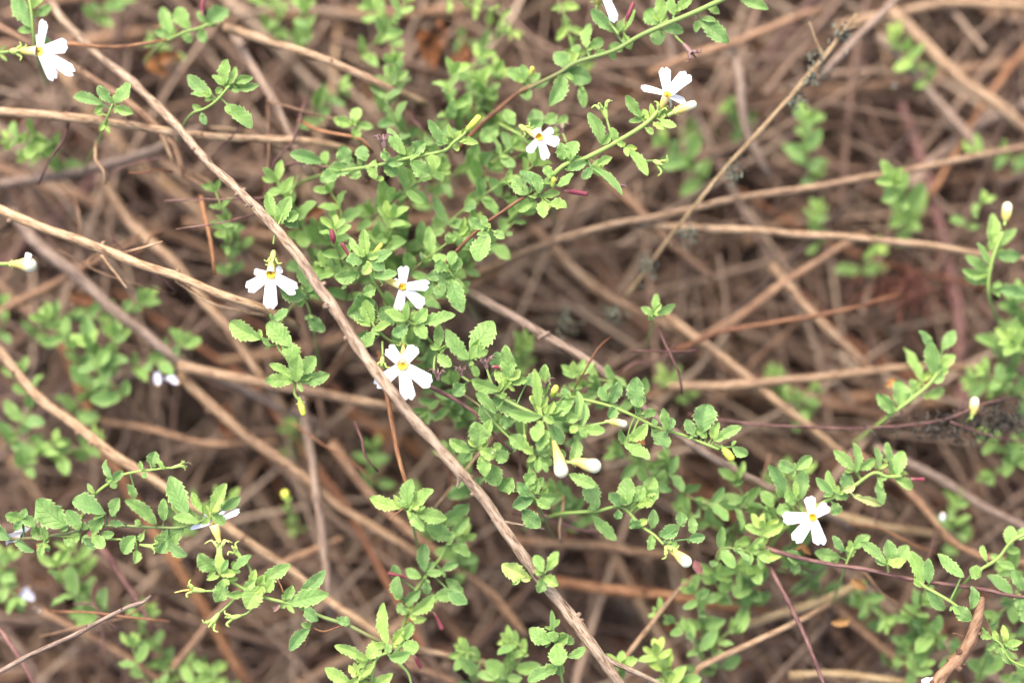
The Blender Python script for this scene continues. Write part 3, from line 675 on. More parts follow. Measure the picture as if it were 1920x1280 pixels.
for k in range(255):
    a = rs.choice([R(-38), R(-32), R(25), R(50), R(95), R(-65), R(5), R(-45)]) + rs.gauss(0, 0.22)
    x, y = rs.uniform(-0.19, 0.19), rs.uniform(-0.125, 0.17)
    z = rs.uniform(0.004, 0.050) + SLOPE * y
    ll = rs.uniform(0.05, 0.20) * rs.choice([0.6, 1, 1])
    r_ = rs.choice([0.0006, 0.0008, 0.0011, 0.0014, 0.0017]) * rs.uniform(0.8, 1.2)
    dv = Vector((math.cos(a), math.sin(a), rs.uniform(-0.10, 0.10) + SLOPE * math.sin(a)))
    sd = Vector((-math.sin(a), math.cos(a), 0))
    c = Vector((x, y, z)); bow = rs.uniform(-0.08, 0.08) * ll; bow2 = rs.uniform(-0.03, 0.03) * ll
    pts = [(c - dv * ll / 2, r_, 0.5), (c - dv * ll / 5 + sd * bow + Vector((0, 0, bow2)), r_, 0.5), (c + dv * ll / 5 + sd * (bow * 0.7 + bow2), r_ * 0.9, 0.5), (c + dv * ll / 2, r_ * 0.75, 0.5)]
    path = smooth_path(pts, 7); tn = rs.uniform(0.0, 0.8)
    out = []
    for i, (p, rad, t) in enumerate(path):
        out.append((p + noise.noise_vector(p * 70 + Vector((k * 3.1, 0, 0))) * rad * 1.2, rad, min(1, max(0, tn + 0.25 * noise.noise(p * 90)))))
    mb = MB(); tube(mb, out, 7, 0.22, k)
    org = out[0][0].copy()
    o = mb.build('dead_stick', M[rs.choice(['tan', 'brown', 'brown', 'grey', 'grey', 'brown', 'purple', 'brown', 'grey', 'tan', 'rust'])], None, org); o.location = org
    mt_ = o.data.materials[0].name.split('_')[0]
    q = c - CAM; dd = q.dot(DIR) / DIST
    cx_, cy_ = 960 + q.dot(RIGHT) / (S * dd), 640 - q.dot(UP) / (S * dd)
    lm_ = min(LAND, key=lambda e: (e[0] - cx_) ** 2 + (e[1] - cy_) ** 2)
    ang = math.degrees(a) % 180
    sl = 'level' if ang < 16 or ang > 164 else 'rising' if ang < 70 else 'upright' if ang < 110 else 'falling'
    th = 'thin' if r_ < 0.0008 else 'thick' if r_ > 0.0013 else 'medium'
    tag(o, '%s %s %s stem %s %s' % ('dark' if tn < 0.3 else 'pale' if tn > 0.55 else 'dull', sl, mt_, th, 'x'), 'stick', GR)
    lab = lambda lm_: '%s %s %s stem %s %s %s' % (th, 'dark' if tn < 0.3 else 'pale' if tn > 0.55 else 'dull', mt_, {'level': 'lying level', 'rising': 'rising rightwards', 'upright': 'lying upright', 'falling': 'falling rightwards'}[sl], 'above' if cy_ < lm_[1] else 'below', lm_[2])
    for e in sorted(LAND, key=lambda e: (e[0] - cx_) ** 2 + (e[1] - cy_) ** 2):
        if lab(e) not in USED: break
    USED.add(lab(e)); o['label'] = lab(e)

# the thinner straws between them, far past counting
st = MB(); r3 = random.Random(31)
for k in range(3600):
    a = r3.choice([R(-38), R(-30), R(30), R(55), R(95), R(-65), R(5)]) + r3.gauss(0, 0.3)
    x, y = r3.uniform(-0.2, 0.2), r3.uniform(-0.14, 0.18)
    z = r3.uniform(0.001, 0.052) + SLOPE * y; ll = r3.uniform(0.03, 0.12); r_ = r3.choice([0.0003, 0.0004, 0.0006, 0.0008]) * r3.uniform(.8, 1.2)
    dv = Vector((math.cos(a), math.sin(a), r3.uniform(-.15, .15) + SLOPE * math.sin(a))); sd = Vector((-math.sin(a), math.cos(a), 0)); c = Vector((x, y, z)); bw = r3.uniform(-.1, .1) * ll
    t = min(1, max(0, r3.gauss(.5, .22)))
    tube(st, [(c - dv * ll / 2, r_, t), (c - dv * ll / 6 + sd * bw, r_ * 1.05, t), (c + dv * ll / 6 + sd * bw * .8, r_, t), (c + dv * ll / 2, r_ * .7, t)], 5, cap=False)
sm_ = grad_material('mixed_dry_straw', [(0.0, (0.045, 0.022, 0.014)), (0.35, (0.12, 0.064, 0.040)), (0.6, (0.23, 0.150, 0.098)), (0.85, (0.38, 0.28, 0.195)), (1.0, (0.22, 0.085, 0.035))], nscale=500, namt=.6)
tag(st.build('straw_litter', sm_), 'loose mat of thin brown straws and stem bits over the soil', 'straw litter', kind='stuff')
# ---------------------------------------------------------------- traced sprigs in and near focus
def sprig(label, seed, tint=0.42, name='leafy_sprig', cat='sprig'): return Sprig(name, label, cat, seed, tint)

s = sprig('lower left runner with large scalloped grey green leaves', 1, 0.40)
s.add_stem([(-60, 1010, 4), (45, 1009, 0), (110, 1001, 0), (200, 985, 0), (290, 988, 0), (345, 987, 0), (398, 968, 0)], (7, 5), 0.3, 0.6)
s.add_stem([(100, 1003, 0), (150, 1006, 1), (205, 1010, 1), (262, 1010, 1)], (5, 4), 0.8, 0.9)
s.add_stem([(150, 975, 3), (178, 928, 1), (205, 905, 0), (235, 888, 0), (285, 880, 0), (322, 876, 0)], (6, 4), 0.9, 0.9)
s.leafs('128,985,70,934,52,.38 198,962,134,936,40,.40 150,993,125,955,28,.38 152,1000,132,1010,18,.5 166,990,148,981,15,.45 177,998,192,968,28,.4 172,1003,198,1025,24,.45 156,1006,180,1030,14,.2 '
        '210,968,226,932,25,.42 42,974,10,965,24,.4 42,972,48,952,14,.45 68,987,42,970,22,.4 40,976,28,993,16,.3 85,1010,60,986,24,.38 88,1012,80,986,14,.5 28,1012,62,1033,22,.32 82,1017,75,1046,14,.45 '
        '84,1016,93,1034,11,.45 -8,985,20,1010,24,.4 212,898,197,860,21,.38 213,900,231,882,18,.38 210,902,218,915,14,.5 178,925,165,905,10,.5 285,872,291,845,24,.42 268,882,262,863,9,.4 270,884,275,896,11,.45 '
        '308,880,298,862,9,.5 290,880,283,862,10,.45 255,935,238,908,16,.4 294,982,234,936,26,.42 308,976,308,935,19,.5 352,962,318,891,38,.38 378,985,322,948,22,.42 374,980,325,968,20,.5 345,990,287,1036,40,.42 '
        '255,1003,230,1036,30,.45 256,1030,252,1056,18,.45 270,998,262,1015,13,.6 318,1018,350,1041,22,.4 312,1012,300,1038,15,.35 265,982,253,975,12,.45 232,980,204,981,15,.45 '
        '398,960,425,905,26,.68 415,957,451,930,20,.42 380,962,360,921,17,.62 392,967,366,932,16,.66 397,965,424,980,20,.62 395,968,378,982,14,.62 404,960,412,940,12,.7 400,962,388,945,10,.75 190,1000,215,1000,16,.45 120,1012,140,1022,14,.4')
s.husk(262, 1020, 288, 1024, 0, 9); s.husk(320, 877, 342, 871, 0, 8, 'calyx')
tb = MB(); tube(tb, smooth_path([(P(342, 871, 0), .00012, .2), (P(352, 866, -1), .0001, .2), (P(360, 870, -1), .0001, .2)], 4), 5); tb.build('withered_style', M['dry'], s.o, s.loc)
s.bud([(400, 962, -1), (404, 955, -2)], [6, 8], 'greenbud', 0)
s.done()

s = sprig('lower left flowering sprig, its flower half hidden behind the leaf tuft', 2, 0.52, 'flowering_sprig', 'flowering sprig')
s.add_stem([(900, 1340, 34), (830, 1310, 20), (790, 1290, 10), (760, 1250, 4), (730, 1212, 2), (690, 1190, 0), (650, 1170, 0), (612, 1158, 0), (575, 1143, 0), (540, 1130, 0), (500, 1120, 0), (460, 1104, 0), (435, 1090, 0), (413, 1076, -1)], (8, 6), 0.0, 1.0)
s.leafs('405,1068,373,1037,32,.42 412,1077,410,1036,20,.68 415,1070,428,1048,12,.45 436,1067,472,1040,20,.48 414,1076,443,1075,16,.66 412,1079,387,1085,9,.7 420,1084,404,1130,30,.56 428,1085,447,1083,10,.7 470,1096,480,1067,16,.6 '
        '458,1105,477,1088,18,.66 484,1097,545,1057,28,.38 495,1109,512,1085,20,.55 490,1098,462,1140,40,.58 460,1112,424,1112,18,.5 534,1124,548,1096,21,.6 562,1112,607,1070,26,.36 538,1130,617,1112,34,.5 572,1140,597,1162,24,.38 '
        '535,1128,527,1139,12,.6 632,1160,656,1168,19,.42 582,1176,543,1219,26,.34')
s.husk(412, 1148, 398, 1166, 0, 13, stalk=[(442, 1118, 0), (430, 1132, 0)])
s.husk(452, 1153, 432, 1158, 0, 12, stalk=[(474, 1138, 0), (465, 1148, 0)])
s.husk(452, 1043, 440, 1032, 0, 12, stalk=[(474, 1088, 0), (468, 1062, 0)])
s.husk(385, 1107, 360, 1104, 0, 12, stalk=[(410, 1106, 0), (398, 1107, 0)])
tb = MB(); tube(tb, smooth_path([(P(360, 1105, 0), .00025, .6), (P(345, 1106, -1), .0002, .6), (P(328, 1110, -1), .00012, .6)], 4), 5); tb.build('style', M['tube'], s.o, s.loc)
fl = MB(); leaf_geo(fl, P(526, 1132, 0), P(512, 1146, 0), 12 * S, FACE, s.rnd, 0.5, detail=1, fold=1.0, curl=.5); fl.build('withered_leaf', M['dry'], s.o, s.loc, )
for q in ([(582, 1176, 0), (578, 1190, 0), (572, 1211, 0)], [(640, 1172, 0), (612, 1182, 0), (597, 1180, 0), (590, 1176, 0)], [(532, 1110, 0), (525, 1093, 0), (517, 1084, 0)]):
    tb = MB(); tube(tb, smooth_path([(P(*k), .0002, .5) for k in q], 4), 5); tb.build('dry_stalk', M['rust'], s.o, s.loc)
s.flower(401, 979, -0.5, [(356, 990, 9, -1), (451, 956, 13, 1), (376, 965, 12, 6), (425, 948, 12, 7), (403, 955, 12, 8)], tube_to=(412, 1016, -0.5), tubew=17, throat=0, calyx=False, ptint=0.15)
m_ = MB(); s.calyx_geo(m_, P(413, 1050, -1), P(412, 1022, -0.6), 6 * S, 6 * S, 1.5, 0.75, 5, 1.2); m_.build('calyx', M['calyx'], s.o, s.loc)
s.done()

s = sprig('bright green tuft at the bottom edge left of centre', 3, 0.62)
s.add_stem([(700, 1330, 20), (697, 1280, 2), (705, 1235, 0), (728, 1222, 0)], (8, 6), 0.6, 1)
s.add_stem([(728, 1225, 0), (745, 1240, 0), (765, 1260, 0), (772, 1285, 1)], (6, 4), 0.8, 1)
s.leafs('690,1236,627,1209,22,.70 688,1234,716,1197,30,.60 655,1276,609,1251,26,.60 670,1268,664,1240,12,.75 675,1274,702,1244,20,.72 685,1290,738,1261,26,.62 730,1231,771,1221,25,.55 728,1224,728,1205,15,.4 '
        '727,1208,718,1128,26,.58 737,1207,762,1175,24,.66 758,1198,772,1165,18,.45 755,1206,786,1215,28,.5 672,1272,650,1285,22,.65 690,1240,660,1225,20,.65 676,1270,690,1252,14,.8 668,1266,654,1245,12,.75')
s.done()

s = sprig('slightly blurred upright sprig with oval leaves at bottom centre', 4, 0.36)
pth = s.add_stem([(745, 1240, 14), (758, 1165, 9), (780, 1105, 9), (805, 1072, 9), (832, 1035, 9), (845, 1000, 9)], (7, 5), 0.6, 0.9)
s.leafs('752,1121,745,1080,29 746,1082,738,1057,22 790,1082,760,1065,20 797,1071,795,1018,27,.30 800,1075,831,1073,15 800,1085,800,1113,18 815,1118,856,1112,27 870,1115,836,1083,24,.28 840,1105,876,1130,26,.28 '
        '760,1131,788,1105,22 770,1150,813,1114,28,.6 770,1158,801,1158,16,.65 828,988,881,944,38,.28 845,1010,878,968,23,.4 850,1010,800,985,36,.28 845,1022,881,1043,23 828,1070,859,1055,18 840,1016,851,995,17,.5 775,1170,760,1190,22,.4 765,1150,745,1130,20,.4')
s.bud([(765, 1083, 8), (752, 1079, 7), (731, 1074, 7)], [4, 5, 8], 'red', 0)
s.bud([(812, 1146, 7), (820, 1158, 7), (828, 1176, 7)], [4, 5, 9], 'red', 0)
s.bud([(775, 1225, 7), (782, 1237, 7), (788, 1248, 7)], [5, 8, 8], 'red', 0)
s.done()

s = sprig('crisp five leaved sprig standing above the lower centre', 5, 0.52)
s.add_stem([(800, 1150, 44), (790, 1060, 28), (778, 1000, 10), (765, 958, -4)], (6, 5), 0.5, 0.9)
s.leafs('755,950,693,931,26,.56 765,950,772,896,29,.50 769,950,813,917,30,.56 780,958,839,971,30,.50 765,958,796,994,21,.58 760,951,747,936,13,.5 772,952,786,944,14,.65')
tb = MB(); tube(tb, smooth_path([(P(757, 952, -4), .00022, .6), (P(744, 962, -4), .0002, .6), (P(730, 974, -4), .00012, .6)], 4), 5); tb.build('dry_stalk', M['rust'], s.o, s.loc)
s.done()

s = sprig('small sprig sprouting from the lower part of the diagonal branch', 6, 0.50)
s.add_stem([(1008, 1078, -1), (1018, 1076, -3), (1024, 1068, -5)], (5, 4), 0.7, 0.9)
s.leafs('994,1086,940,1060,36,.82 1018,1072,1002,1040,21,.5 1028,1068,1046,1033,21,.5 1022,1078,1047,1097,22,.55 1018,1082,1009,1110,21,.55 1026,1070,1033,1052,12,.65 1015,1075,1002,1068,12,.6 975,1084,960,1095,10,.6')
s.done()

s = sprig('sharp small sprig at the bottom edge beside the diagonal branch', 7, 0.50)
s.add_stem([(1062, 1340, 18), (1055, 1280, 2), (1047, 1235, 0), (1040, 1195, 0), (1036, 1160, 0)], (6, 4), 0.6, 0.9)
s.leafs('1034,1201,991,1178,32,.5 1036,1182,1034,1143,11,.45 1045,1200,1028,1186,18,.55 1050,1187,1076,1206,20,.52 1042,1206,1048,1246,36,.52 1062,1230,1098,1214,18,.5 1040,1252,989,1277,26,.4 1046,1246,1014,1262,24,.42 1036,1175,1050,1160,10,.55 1040,1205,1065,1192,20,.5 1050,1240,1050,1268,20,.4')
s.done()

s = sprig('top sprig right of centre running in from the upper edge', 8, 0.46, 'flowering_sprig', 'flowering sprig')
s.add_stem([(1450, -70, 4), (1370, -10, 0), (1320, 16, -1), (1250, 46, -1), (1200, 68, 0), (1150, 96, 2), (1080, 118, 4), (1050, 137, 5), (1010, 157, 7), (970, 177, 9), (930, 208, 12), (880, 250, 18)], (11, 6), 0.85, 0.2)
s.leafs('1385,-5,1441,19,25,.45 1312,37,1368,76,34,.45 1330,10,1349,27,17,.5 1243,57,1282,60,21,.42 1235,52,1232,86,28,.42 1237,48,1210,20,38,.5 1240,40,1235,-6,24,.5 1262,22,1301,-7,19,.5 1264,30,1258,-6,19,.45 1155,63,1109,17,25,.38 '
        '1165,62,1190,18,19,.5 1168,68,1183,94,21,.5 1140,100,1111,110,17,.4 1140,96,1155,112,14,.55 1145,82,1167,97,17,.4 1065,130,1040,97,32,.40 1056,140,1030,196,35,.44 1062,136,1107,150,38,.38 1088,162,1095,203,19,.36 '
        '1085,102,1074,87,20,.5 1100,92,1106,44,23,.5 1105,92,1131,75,21,.4 985,152,949,134,27,.4 990,156,1013,139,15,.5 985,162,990,189,24,.38 985,152,978,121,18,.55 1070,128,1085,100,16,.6 1000,165,1030,150,16,.4 1242,44,1250,30,12,.7 1165,55,1160,40,14,.6')
s.bud([(1172, 45, -1), (1178, 30, -2), (1187, 8, -2)], [5, 9, 8], 'red', 4)
s.husk(1280, 82, 1296, 101, 0, 13, 'dry', stalk=[(1266, 68, 0), (1272, 75, 0)])
s.bud([(995, 142, 6), (998, 130, 5)], [8, 10], 'greenbud', 0)
s.flower(1130, -14, -2, [(1157, 42, 24, 2), (1105, -60, 22, 0), (1165, -45, 22, 0), (1085, -15, 22, 0), (1150, 5, 16, 4)], tube_to=(1120, 8, 5), stalk=[(1140, 40, 2), (1160, 66, 1)], dn=(0.3, 0.2))
s.done()

s = sprig('upper right flowering sprig tipped by a flower and a yellow bud', 9, 0.54, 'flowering_sprig', 'flowering sprig')
s.add_stem([(900, 480, 34), (950, 420, 16), (985, 385, 6), (1015, 355, 2), (1055, 312, 0), (1100, 296, 0), (1150, 270, -1), (1200, 240, -1), (1222, 222, -1), (1232, 210, -1)], (10, 8), 0.7, 1)
s.leafs('1200,220,1172,179,22,.5 1208,221,1179,229,14,.6 1225,224,1220,194,12,.75 1240,216,1232,191,10,.75 1235,216,1266,207,14,.7 1236,225,1269,238,16,.7 1226,230,1246,243,13,.7 1215,225,1205,205,12,.7 1210,240,1225,252,12,.7 '
        '1128,272,1105,211,26,.42 1155,268,1145,240,16,.6 1156,268,1173,271,12,.6 1172,277,1214,331,22,.5 1118,312,1147,295,17,.6 1108,312,1166,367,17,.46 1070,302,1080,264,29,.42 1056,300,1051,268,25,.42 1062,320,1100,305,20,.42 1045,350,1073,324,20,.46 '
        '1020,376,1018,409,24,.64 1030,380,1063,388,23,.66 1100,310,1060,290,22,.38 1110,315,1090,335,18,.34 990,365,960,330,30,.36 1000,350,975,320,26,.4 1012,362,1000,325,22,.42 1015,368,1050,362,16,.7 1012,370,985,360,20,.6 1000,378,970,395,22,.6 1020,345,1045,330,18,.6 1035,330,1020,312,18,.62')
s.husk(1137, 222, 1131, 202, -1, 15, 'calyx', stalk=[(1148, 262, -1), (1142, 240, -1)])
s.husk(1225, 302, 1238, 308, 3, 13, 'calyx', stalk=[(1172, 280, 0), (1195, 300, 2)])
s.bud([(1058, 358, 0), (1072, 359, 0), (1098, 364, 0)], [5, 11, 9], 'red', 0)
s.bud([(1036, 350, 0), (1038, 337, -1)], [8, 10], 'greenbud', 3)
s.husk(1150, 343, 1163, 352, 1, 10, 'dry', stalk=[(1130, 335, 1)])
s.flower(1251, 178, -3, [(1200, 161, 16, 2), (1245, 125, 24, 0), (1289, 136, 34, -2), (1288, 192, 20, 2), (1262, 200, 16, 4)], tube_to=(1237, 206, -1), throat=0, tubew=14, dn=(-0.2, 0.5), ptint=0.55)
s.bud([(1262, 212, -2), (1278, 205, -2), (1298, 197, -2)], [11, 18, 17], 'bud', 7)
s.done()

s = sprig('sprig bearing the half hidden blurred flower under the top sprig', 10, 0.46, 'flowering_sprig', 'flowering sprig')
s.add_stem([(1040, 420, 30), (1030, 350, 14), (1015, 305, 8), (985, 262, 8), (960, 245, 9), (935, 232, 10)], (6, 5), 0.6, 0.9)
s.leafs('1015,306,991,264,20,.44 1010,240,1000,205,34,.38 965,235,945,205,28,.6 990,250,1015,225,30,.38 940,232,985,270,18,.5 935,240,900,262,30,.36 940,248,960,285,22,.34 1035,250,1062,212,18,.5 1020,230,1045,215,22,.5')
s.flower(1012, 258, 2, [(989, 287, 17, 1), (1025, 300, 20, 0), (1049, 268, 23, 0), (1038, 242, 16, 1), (1004, 240, 18, 2)], tube_to=(984, 242, 5), tubew=13, throat=6)
s.husk(1055, 250, 1054, 240, 6, 12, 'dry', stalk=[(1062, 268, 6)])
s.done()

s = sprig('upper centre sprig ending in a pale yellow green bud', 11, 0.48, 'flowering_sprig', 'flowering sprig')
s.add_stem([(520, 380, 34), (560, 345, 18), (620, 325, 8), (700, 312, 4), (760, 298, 2), (830, 284, 1), (850, 268, 0), (868, 254, 0)], (8, 6), 0.5, 0.95)
s.leafs('760,292,727,239,23,.42 830,272,802,225,19,.46 775,290,797,266,28,.38 850,260,841,231,11,.6 760,302,724,307,21,.4 770,302,808,327,32,.36 808,290,816,319,23,.6 704,337,705,299,26,.56 686,303,677,273,25,.40 656,306,640,273,32,.40 '
        '676,315,611,319,32,.40 665,316,668,337,28,.45 612,309,609,283,19,.42 606,305,544,289,27,.38 855,262,898,268,19,.66 858,258,875,240,11,.7 840,270,826,258,14,.6 850,268,858,285,14,.7 720,310,745,330,24,.42 640,320,600,340,26,.38 730,300,715,285,18,.5')
s.bud([(876, 245, 0), (886, 234, -1), (896, 222, -1)], [10, 13, 13], 'greenbud', 6, stalk=[(868, 254, 0)])
s.husk(721, 278, 719, 262, 1, 14, 'dry', stalk=[(722, 300, 2)])
s.done()

s = sprig('four leaved star shaped sprig in the upper left middle', 12, 0.60)
s.add_stem([(690, 330, 40), (680, 290, 24), (666, 234, 7)], (6, 5), 0.5, 0.9)
s.leafs('664,233,624,225,23,.62 666,230,670,201,24,.68 669,235,701,239,17,.62 667,238,668,264,21,.58 666,234,660,224,8,.8')
s.done()

s = sprig('sharp edged sprig just above left of the middle', 13, 0.42)
s.add_stem([(330, 270, 30), (345, 235, 12), (362, 213, 4), (385, 204, 3), (408, 188, 2), (430, 162, 1)], (6, 5), 0.5, 0.9)
s.label_fix = 'soft edged sprig hanging over the fork of the top left branches'
s.o['label'] = 'sprig of toothed leaves beside the upper diagonal branch, near the upper left'
s.leafs('398,178,352,142,27,.42 422,160,425,111,27,.48 432,158,443,124,13,.6 420,162,397,142,16,.55 440,156,475,145,18,.42 440,165,488,160,17,.5 395,182,357,174,11,.45 425,195,473,241,32,.38 378,205,361,197,12,.45 378,212,386,234,14,.35 405,176,415,164,14,.5 428,160,450,172,14,.55 400,185,385,190,14,.5')
s.done()

s = sprig('three leaved sprig above the pale level branch at left', 14, 0.44)
s.add_stem([(150, 330, 34), (185, 265, 14), (200, 225, 4), (212, 195, 2)], (5, 4), 0.6, 0.9)
s.leafs('192,196,136,180,23,.42 210,194,184,161,21,.45 213,193,244,156,27,.46 214,202,251,213,20,.5 199,226,187,246,10,.65 200,228,206,249,9,.65 196,215,180,212,10,.65 213,192,218,178,9,.7')
s.done()

s = sprig('top left corner sprig above its white side flower', 15, 0.46)
s.add_stem([(90, 160, 26), (72, 110, 10), (64, 70, 4), (60, 25, 2), (50, -30, 2)], (7, 5), 0.6, 0.9)
s.leafs('62,55,30,-12,36,.44 66,32,96,12,19,.48 58,20,20,-5,24,.42 60,18,80,-20,22,.5 98,92,82,68,16,.4')
s.done()

s = sprig('flower with a yellow tube entering from the left edge near the top', 16, 0.5, 'flowering_sprig', 'flowering sprig')
s.add_stem([(-70, 140, 12), (-30, 108, 5), (0, 100, 4), (18, 98, 3)], (7, 6), 0.8, 0.9)
s.leafs('-10,105,-40,80,24,.45 0,100,12,85,6,.7 0,102,14,116,6,.7')
s.flower(75, 97, 2, [(84, 37, 18, -1), (72, 60, 11, 3), (126, 84, 30, -1), (140, 137, 27, 0), (104, 150, 24, 1)], tube_to=(34, 97, 3), tubew=17, throat=0, ptint=0.42, dn=(0.35, 0))
s.done()

s = sprig('blurred leaf pair sprig at the top edge left of centre', 17, 0.42)
s.add_stem([(270, 120, 26), (300, 86, 12), (345, 62, 8), (370, 55, 8), (392, 46, 8)], (6, 5), 0.6, 0.9)
s.leafs('325,70,305,16,27 322,73,291,58,20 355,56,334,14,32 390,50,426,14,38,.42 376,56,386,80,22 340,62,360,80,18 385,48,372,20,14,.5')
s.bud([(380, 30, 8), (379, 15, 8), (383, 0, 8)], [5, 9, 8], 'red', 0)
s.done()

# --- the three clear flowers in the middle ---------------------------------------------------
s = sprig('sprig with the white flower hanging above the left end of the diagonal branch', 18, 0.46, 'flowering_sprig', 'flowering sprig')
s.add_stem([(560, 330, 16), (540, 380, 4), (524, 418, 1), (516, 440, 0), (513, 458, 0)], (5, 4), 0.6, 0.9)
s.leafs('520,425,545,368,30,.5 524,420,500,360,24,.44 530,410,560,400,22,.42 512,600,539,580,20,.40 530,400,560,425,24,.40', dd=2)
s.flower(508, 514, -1, [(462, 544, 27, 0), (506, 579, 29, -1), (557, 547, 30, 0), (531, 503, 17, 2), (474, 509, 15, 2)], tube_to=(512, 484, 0), tubew=15, throat=7.5, dn=(0, -0.15))
s.done()

s = sprig('sprig carrying the white flower that faces up at the centre left', 19, 0.52, 'flowering_sprig', 'flowering sprig')
s.add_stem([(800, 640, 20), (745, 590, 8), (715, 550, 2), (698, 520, 0), (690, 488, -1)], (7, 6), 0.5, 0.95)
s.leafs('688,480,682,429,21,.50 680,482,655,444,17,.62 695,488,735,472,23,.42 692,493,722,505,26,.38 672,511,627,521,28,.42 680,491,648,488,28,.44 684,480,665,462,16,.6 690,486,702,470,10,.75 690,484,712,478,14,.66 695,492,680,515,18,.6 700,520,745,512,20,.4 705,540,680,550,24,.4')
s.bud([(700, 478, -1), (708, 468, -2), (714, 460, -2)], [7, 9, 8], 'greenbud', 4)
s.bud([(626, 457, 1), (625, 447, 0), (622, 434, 0)], [6, 11, 9], 'red', 0)
tb = MB(); tube(tb, smooth_path([(P(668, 500, 0), .0003, .5), (P(655, 480, 0), .0004, .5), (P(641, 456, 0), .0005, .6)], 4), 6); tb.build('red_stalk', M['red'], s.o, s.loc)
s.flower(755, 537, -1.5, [(757, 499, 23, -2), (806, 534, 23, 0), (796, 574, 26, 1), (747, 584, 22, 1), (735, 524, 16, 4)], tube_to=(714, 521, 0), tubew=13, throat=7, dn=(0.15, 0.1))
s.done()

s = sprig('toothed leaf tuft below the centre left flower, carrying the flower crossed by the branch', 20, 0.52, 'flowering_sprig', 'flowering sprig')
s.add_stem([(860, 700, 22), (820, 655, 6), (790, 620, 1), (765, 602, -1), (758, 596, -1)], (6, 5), 0.5, 0.9)
s.add_stem([(790, 650, 8), (735, 640, 3), (705, 615, 0), (695, 600, 0)], (5, 4), 0.7, 0.9)
s.leafs('695,612,664,575,27,.50 700,606,685,561,27,.52 703,620,734,606,18,.60 700,621,677,657,27,.52 762,601,721,582,21,.52 762,600,765,563,16,.56 775,606,801,577,23,.44 783,606,853,588,27,.44 764,612,735,627,24,.42 770,600,786,585,16,.6 '
        '755,598,745,612,14,.65 700,612,712,628,14,.45 780,612,800,635,26,.42')
s.leafs('700,562,652,592,52,.30 715,575,735,610,40,.30 760,640,735,625,34,.34 700,640,670,630,30,.36', dd=5)
s.flower(755, 684, -2, [(726, 651, 27, -1), (779, 649, 27, -1), (703, 724, 29, 0), (766, 751, 31, 0), (809, 721, 32, 0)], tube_to=(757, 640, -1), tubew=11, throat=8.5, stalk=[(758, 610, -1), (758, 598, -1)], dn=(0, -0.1))
s.husk(718, 668, 716, 682, 0, 12, 'calyx', stalk=[(717, 640, 1)])
s.done()

s = sprig('sprig left of the diagonal branch with a hanging green bud', 21, 0.48, 'flowering_sprig', 'flowering sprig')
s.add_stem([(560, 560, 24), (530, 600, 8), (520, 645, 1), (538, 672, 0), (552, 700, 0), (556, 714, 0)], (5, 5), 0.5, 0.9)
s.leafs('489,636,431,604,38,.50 547,648,502,604,38,.42 554,706,504,681,18,.5 552,713,496,713,27,.52 557,716,560,664,30,.50 561,703,592,668,32,.42 561,712,593,697,17,.66 560,713,619,700,27,.50 562,684,528,645,34,.42 505,650,492,632,10,.5 555,712,540,700,14,.55')
s.bud([(563, 752, 0), (566, 764, -1), (569, 774, -1)], [9, 13, 11], 'greenbud', 6, stalk=[(553, 716, 0), (553, 738, 0)])
s.done()

s = sprig('single leaf sprig behind the left flower', 22, 0.3)
s.o = None; s.add_stem([(600, 700, 30), (585, 600, 10), (572, 560, 6)], (5, 4), 0.6, 0.9)
s.leafs('572,560,525,535,36,.35 575,548,600,520,30,.36 580,590,610,620,28,.34 585,540,560,500,26,.36')
s.done()

s = sprig('sprig with one large grey green toothed leaf pointing down, right of the dense leaves', 23, 0.42)
s.add_stem([(880, 500, 22), (900, 465, 8), (912, 440, 1), (917, 430, 0)], (5, 4), 0.6, 0.9)
s.leafs('914,428,904,404,13,.42 908,429,877,408,20,.42 916,440,894,491,39,.38 925,433,946,447,15,.42 890,455,868,449,18,.36 920,428,912,418,9,.6')
s.done()

s = sprig('long leaved sprig right below the centre left flower', 24, 0.38)
s.add_stem([(900, 600, 34), (870, 560, 14), (850, 520, 5), (836, 500, 5)], (5, 4), 0.6, 0.9)
s.leafs('846,522,869,584,34,.34 822,532,831,556,28,.36 838,505,815,495,26,.36 840,500,868,490,26,.42 845,498,850,470,22,.5 835,515,800,520,22,.36 826,520,838,545,20,.4')
s.done()

